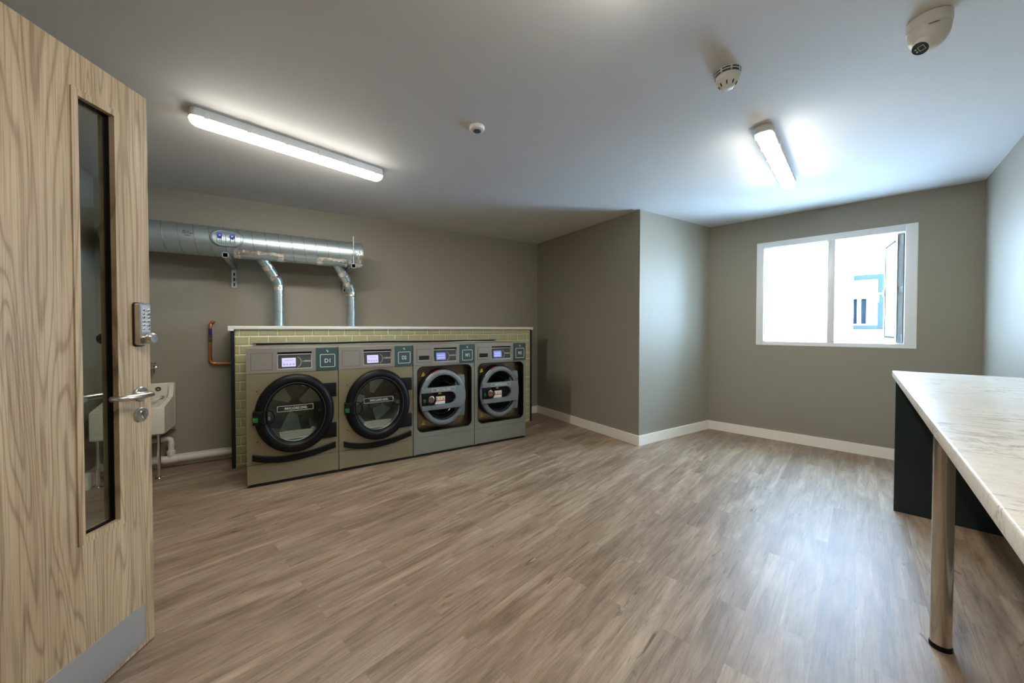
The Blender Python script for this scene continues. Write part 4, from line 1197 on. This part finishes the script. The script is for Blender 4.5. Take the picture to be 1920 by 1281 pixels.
# ------------------------------------------------------------------ cleaner's sink
SX0, SX1, SYF = -1.268, -0.842, 4.075
sk = thing('utility_sink', 'cream ceramic cleaner sink with high back on metal legs', 'sink', (SX0, SYF, 0))
w_, d_ = SX1 - SX0, YB - 0.018 - SYF - 0.0
mb = MB()
z0, zf, zb = 0.385, 0.605, 0.765
# side profile (y, z) with swept side cheeks
def cheek(x0, x1):
    pts = [(0, z0 + 0.010), (0.010, z0), (d_, z0 - 0.010), (d_, zb), (d_ - 0.065, zb), (d_ - 0.075, zb - 0.07), (d_ - 0.10, zb - 0.115), (0.02, zf), (0, zf - 0.012)]
    mb.prism(pts, x0, x1, 'yz')
cheek(0.0, 0.032); cheek(w_ - 0.032, w_)
mb.box(-0.0015, w_ + 0.0015, -0.002, 0.035, z0 - 0.001, zf + 0.001, 0.008, 3)
mb.box(-0.0015, w_ + 0.0015, d_ - 0.055, d_ + 0.001, z0 - 0.001, zb + 0.001, 0.008, 3)
mb.box(0.01, w_ - 0.01, 0.01, d_ - 0.01, z0 - 0.008, z0 + 0.03, 0.006)
obj('basin', mb, M['ceramic'], sk)
mb = MB(); mb.lathe([(0, 0.004), (0.008, 0.004), (0.012, 0.0), (0.017, 0.0), (0.019, 0.003), (0.019, -0.003)], (w_ - 0.105, d_ - 0.055, 0.717), (0, -1, 0), 20)
obj('overflow', mb, M['chrome'], sk)
mb = MB(); mb.lathe([(0, 0), (0.010, 0), (0.010, 0.012), (0, 0.012)], (w_ - 0.075, d_ - 0.056, 0.645), (0, -1, 0), 14)
mb.tube([(w_ - 0.075, d_ - 0.062, 0.645), (w_ - 0.10, d_ - 0.085, 0.636), (w_ - 0.14, d_ - 0.09, 0.640), (w_ - 0.19, d_ - 0.10, 0.624)], 0.0028, 8)
mb.tube([(w_ - 0.075, d_ - 0.066, 0.645), (w_ - 0.11, d_ - 0.085, 0.630), (w_ - 0.15, d_ - 0.10, 0.622), (w_ - 0.19, d_ - 0.11, 0.612)], 0.0022, 8)
obj('plug_chain', mb, M['strut'], sk)
for lx in (0.020, w_ - 0.053):
    mb = MB(); mb.tube([(lx, 0.085, 0.006), (lx, 0.085, z0 - 0.006)], 0.0125, 16); mb.lathe([(0, 0), (0.030, 0), (0.030, 0.004), (0.016, 0.010), (0, 0.010)], (lx, 0.085, 0.0), (0, 0, 1), 20)
    obj('leg', mb, M['chrome'], sk)
mb = MB(); mb.tube([(w_ - 0.055, 0.24, z0 - 0.006), (w_ - 0.02, 0.33, z0 - 0.012), (w_ - 0.015, d_ + 0.0, z0 - 0.02)], 0.006, 8); mb.box(w_ - 0.03, w_ - 0.0, d_ - 0.012, d_ + 0.012, z0 - 0.05, z0 + 0.0, 0.003)
mb.lathe([(0, 0), (0.008, 0), (0.008, 0.01), (0, 0.01)], (w_ - 0.015, d_ - 0.012, z0 - 0.03), (0, -1, 0), 8)
obj('wall_bracket', mb, M['strut'], sk)

tp = thing('wall_tap', 'chrome wall tap above the ceramic sink', 'tap', (-0.985, YB, 0.90))
mb = MB(); mb.lathe([(0, 0), (0.022, 0), (0.020, 0.006), (0.010, 0.010), (0.010, 0.045), (0, 0.045)], (0, 0, 0), (0, -1, 0), 20)
mb.tube([(0, -0.040, 0.025), (0, -0.040, -0.045)], 0.011, 14); mb.tube([(0, -0.045, 0.0), (-0.004, -0.10, 0.004), (-0.006, -0.125, -0.006), (-0.006, -0.130, -0.03)], 0.008, 12)
obj('tap_body', mb, M['chrome'], tp)
mb = MB()
for k in range(4):
    a = R(45 + 90 * k); mb.tube([(0, -0.040, 0.042), (0.022 * math.cos(a), -0.040 + 0.022 * math.sin(a), 0.044)], 0.004, 8)
mb.lathe([(0, 0), (0.009, 0), (0.008, 0.010), (0, 0.012)], (0, -0.040, 0.036), (0, 0, 1), 12)
obj('tap_head', mb, M['chrome'], tp)

# ------------------------------------------------------------------ waste pipe
wp = thing('waste_pipe', 'white plastic waste pipe running along the floor to the tiled boxing', 'pipe', (-0.9, 4.42, 0))
pr = 0.0315
obj('floor_run', MB().tube([(-0.42, 0, 0.072), (0.4985, 0, 0.072)], pr, 24), M['pvc'], wp)
mb = MB(); mb.tube([(-0.02, -0.0, 0.072), (0.075, 0, 0.072)], pr + 0.005, 24); mb.tube([(0.030, 0, 0.09), (0.030, 0, 0.150)], 0.028, 20); mb.tube([(0.030, 0, 0.128), (0.030, 0, 0.152)], 0.031, 20)
obj('tee_fitting', mb, M['pvc'], wp)
mb = MB(); mb.tube([(0.030, 0, 0.14), (0.030, 0, 0.235), (0.026, 0, 0.252), (0.012, 0, 0.262), (-0.06, -0.0, 0.262), (-0.16, -0.06, 0.262), (-0.18, -0.08, 0.272), (-0.18, -0.09, 0.376)], 0.021, 18)
obj('riser', mb, M['pvc'], wp)
obj('riser_collar', MB().tube([(0.030, 0, 0.215), (0.030, 0, 0.198)], 0.0235, 18), M['pvc'], wp)
obj('riser_collar', MB().tube([(-0.01, 0, 0.262), (-0.03, 0, 0.262)], 0.0235, 18), M['pvc'], wp)

# ------------------------------------------------------------------ ceiling lamps
LANG = R(14.83)
def make_lamp(cx, cy, label):
    t = thing('batten_light', label, 'ceiling light', (cx, cy, H), LANG, 'lit linear ceiling lights')
    L = 1.178 / 2; hw = 0.048
    def plan(l, w, n=8):
        pts = []
        for sx_, a0 in ((1, -90), (-1, 90)):
            for k in range(n + 1):
                a = R(a0 + 180 * k / n)
                ca, sa = math.cos(a), math.sin(a)
                q = 0.62
                pts.append((sx_ * (l - w) + w * math.copysign(abs(ca) ** q, ca), w * math.copysign(abs(sa) ** q, sa)))
        return pts
    mb = MB()
    lv = [(L - 0.006, hw - 0.006, -0.0005), (L - 0.002, hw - 0.003, -0.010), (L, hw, -0.040), (L + 0.002, hw + 0.003, -0.046), (L, hw, -0.050)]
    rings = [[mb.bm.verts.new((x, y, z)) for x, y in plan(l, w)] for l, w, z in lv]
    for i in range(len(rings) - 1):
        n = len(rings[i])
        for k in range(n): mb.face([rings[i][k], rings[i][(k + 1) % n], rings[i + 1][(k + 1) % n], rings[i + 1][k]])
    mb.face(rings[0]); mb.face(rings[-1])
    obj('lamp_body', mb, M['white'], t)
    mb = MB()
    def shell(lv, close):
        mb = MB()
        rings = [[mb.bm.verts.new((x, y, z)) for x, y in plan(l, w)] for l, w, z in lv]
        for i in range(len(rings) - 1):
            n = len(rings[i])
            for k in range(n): mb.face([rings[i][k], rings[i][(k + 1) % n], rings[i + 1][(k + 1) % n], rings[i + 1][k]])
        if close: mb.face(rings[-1])
        return mb
    obj('diffuser_rim', shell([(L - 0.004, hw - 0.004, -0.0505), (L - 0.006, hw - 0.006, -0.064), (L - 0.014, hw - 0.011, -0.074)], False), M['lampside'], t)
    obj('diffuser', shell([(L - 0.014, hw - 0.011, -0.0745), (L - 0.032, hw - 0.024, -0.086)], True), M['lamp'], t)
    for k in range(6):
        for s in (-1, 1):
            xx = -L + 0.075 + k * (2 * L - 0.15) / 5
            mb = MB(); y0_, y1_ = sorted((s * (hw + 0.0005), s * (hw + 0.0055)))
            mb.box(xx - 0.011, xx + 0.011, y0_, y1_, -0.056, -0.018, 0.002)
            obj('clip', mb, M['white'], t)
    return t
make_lamp(0.113, 2.943, 'lit batten light above the silver duct and dryers')
make_lamp(3.095, 1.285, 'lit batten light near the window')
make_lamp(0.640, 0.672, 'lit batten light overhead beside the open door, its glow at the top edge')

# ------------------------------------------------------------------ ceiling devices
sd = thing('smoke_detector', 'white ribbed smoke detector on the ceiling', 'smoke detector', (1.872, 1.000, H))
mb = MB()
mb.lathe([(0, 0), (0.056, 0), (0.056, -0.016), (0.054, -0.018), (0.050, -0.018), (0.050, -0.020), (0.054, -0.020), (0.054, -0.022), (0.049, -0.023), (0.049, -0.026), (0.053, -0.027), (0.052, -0.040), (0.049, -0.046)], (0, 0, 0), (0, 0, 1), 40)
obj('base', mb, M['white'], sd)
mb = MB(); mb.lathe([(0.049, -0.046), (0.042, -0.054), (0.034, -0.070), (0.028, -0.080), (0.022, -0.084), (0, -0.084)], (0, 0, 0), (0, 0, 1), 40)
hd = obj('sensor_head', mb, M['white'], sd)
mb = MB()
for k in range(8):
    a0 = 2 * PI * k / 8
    for r_, z_, hz_ in ((0.0575, -0.0085, 0.0035), (0.0560, -0.0205, 0.0042)):
        q = [(r_, a0 + 0.06, z_ - hz_), (r_, a0 + 0.36, z_ - hz_), (r_, a0 + 0.70, z_ - hz_), (r_, a0 + 0.70, z_ + hz_), (r_, a0 + 0.36, z_ + hz_), (r_, a0 + 0.06, z_ + hz_)]
        mb.face([mb.bm.verts.new((rr * math.cos(a), rr * math.sin(a), z)) for rr, a, z in q])
obj('vent_slot', mb, M['badge'], sd)
mb = MB()
for k in range(8):
    a = 2 * PI * (k + 0.5) / 8
    p = Vector((0.0355 * math.cos(a), 0.0355 * math.sin(a), -0.069))
    mb.tube([p + Vector((0.004 * math.cos(a), 0.004 * math.sin(a), 0.008)), p + Vector((-0.003 * math.cos(a), -0.003 * math.sin(a), -0.007))], 0.0028, 6)
obj('chamber_slot', mb, M['lens'], hd)

ms = thing('motion_sensor', 'small round white sensor with dark lens on the ceiling', 'motion sensor', (1.043, 2.100, H))
obj('housing', MB().lathe([(0, 0), (0.046, 0), (0.047, -0.003), (0.047, -0.016), (0.043, -0.022), (0.026, -0.026), (0.0, -0.026)], (0, 0, 0), (0, 0, 1), 40), M['white'], ms)
obj('sensor_lens', MB().lathe([(0.0255, -0.0262), (0.024, -0.030), (0.014, -0.034), (0, -0.035)], (0, 0, 0), (0, 0, 1), 32), M['badge'], ms)

sc = thing('security_camera', 'ivory dome security camera on the ceiling above the worktop', 'camera', (2.255, 0.398, H))
obj('base', MB().lathe([(0, 0), (0.062, 0), (0.066, -0.004), (0.0665, -0.030), (0.0655, -0.040), (0.062, -0.043)], (0, 0, 0), (0, 0, 1), 48), M['camw'], sc)
vd = Vector((-0.56, 0.24, -0.74)).normalized()     # viewing direction
mb = MB()
mb.lathe([(0.0625, -0.041), (0.0630, -0.052), (0.0615, -0.068), (0.056, -0.086), (0.047, -0.102), (0.036, -0.114), (0.022, -0.122), (0.010, -0.1255), (0, -0.126)], (0, 0, 0), (0, 0, 1), 48)
obj('dome', mb, M['camw'], sc)
bo = Vector((-0.018, 0.002, -0.090))
mb = MB(); mb.lathe([(0.028, 0.015), (0.028, 0.046), (0.0268, 0.0505), (0.025, 0.052), (0, 0.052)], bo, vd, 36)
eb = obj('camera_eye', mb, M['white'], sc)
mb = MB(); mb.lathe([(0, 0.0538), (0.0250, 0.0538), (0.0258, 0.052), (0.0258, 0.048)], bo, vd, 36)
obj('lens_window', mb, M['lens'], eb)
u = vd.cross(Vector((0, 0, 1))).normalized(); v = u.cross(vd)
def eyequad(nm, a0, a1, b0, b1, h=0.0543):
    mb = MB(); mb.face([mb.bm.verts.new(bo + vd * h + u * a + v * b) for a, b in ((a0, b0), (a1, b0), (a1, b1), (a0, b1))])
    return mb
mb = MB(); h = 0.0543
def lq(a0, a1, b0, b1):
    return [bo + vd * h + u * a + v * b for a, b in ((a0, b0), (a1, b0), (a1, b1), (a0, b1))]
o4 = [mb.bm.verts.new(q) for q in lq(-0.016, 0.004, -0.010, 0.010)]; i4 = [mb.bm.verts.new(q) for q in lq(-0.0148, 0.0028, -0.0088, 0.0088)]
for k in range(4): mb.face([o4[k], o4[(k + 1) % 4], i4[(k + 1) % 4], i4[k]])
obj('lens_border', mb, M['ink'], eb)
for b0 in (0.003, -0.008): obj('led_spot', eyequad('led', 0.009, 0.0145, b0, b0 + 0.004), M['ink'], eb)
# maker's lettering on the dome collar
ang = R(-158)
text('lettering', 'HIKVISION', 0.030, (0.0645 * math.cos(ang), 0.0645 * math.sin(ang), -0.055), sc, M['marker'], 0.0055, rot=(PI / 2, 0, ang + PI / 2))

# ------------------------------------------------------------------ worktop
K0 = Vector((3.690, 0.798, 0))
KANG = math.atan2(DR.y, DR.x)
wt = thing('laundry_worktop', 'long marble-effect worktop on steel legs along the right wall', 'worktop', K0, KANG)
KL, KD, KZ = 2.918, 0.590, 0.955
mb = MB(); mb.box(0.0, KL, 0.0, KD, KZ - 0.042, KZ, 0.005, 3)
obj('worktop_slab', mb, M['marble'], wt)
obj('end_panel', MB().box(0.115, 0.137, 0.012, KD - 0.018, 0.0, KZ - 0.0425, 0.001, 1), M['dark'], wt)
def wl_leg(lx, ly):
    mb = MB(); mb.lathe([(0, 0.020), (0.0295, 0.020), (0.0295, KZ - 0.052), (0, KZ - 0.052)], (lx, ly, 0), (0, 0, 1), 40)
    lg = obj('leg', mb, M['legm'], wt)
    obj('foot', MB().lathe([(0, 0), (0.031, 0), (0.032, 0.004), (0.032, 0.014), (0.030, 0.0195), (0, 0.0195)], (lx, ly, 0), (0, 0, 1), 40), M['black'], lg)
    obj('mounting_plate', MB().lathe([(0, 0), (0.045, 0), (0.045, 0.008), (0, 0.008)], (lx, ly, KZ - 0.0515), (0, 0, 1), 32), M['strut'], lg)
wl_leg(1.578, 0.073); wl_leg(2.80, 0.073)
obj('wall_batten', MB().box(0.14, KL - 0.02, KD - 0.045, KD - 0.020, KZ - 0.095, KZ - 0.0425, 0.002), M['dark'], wt)
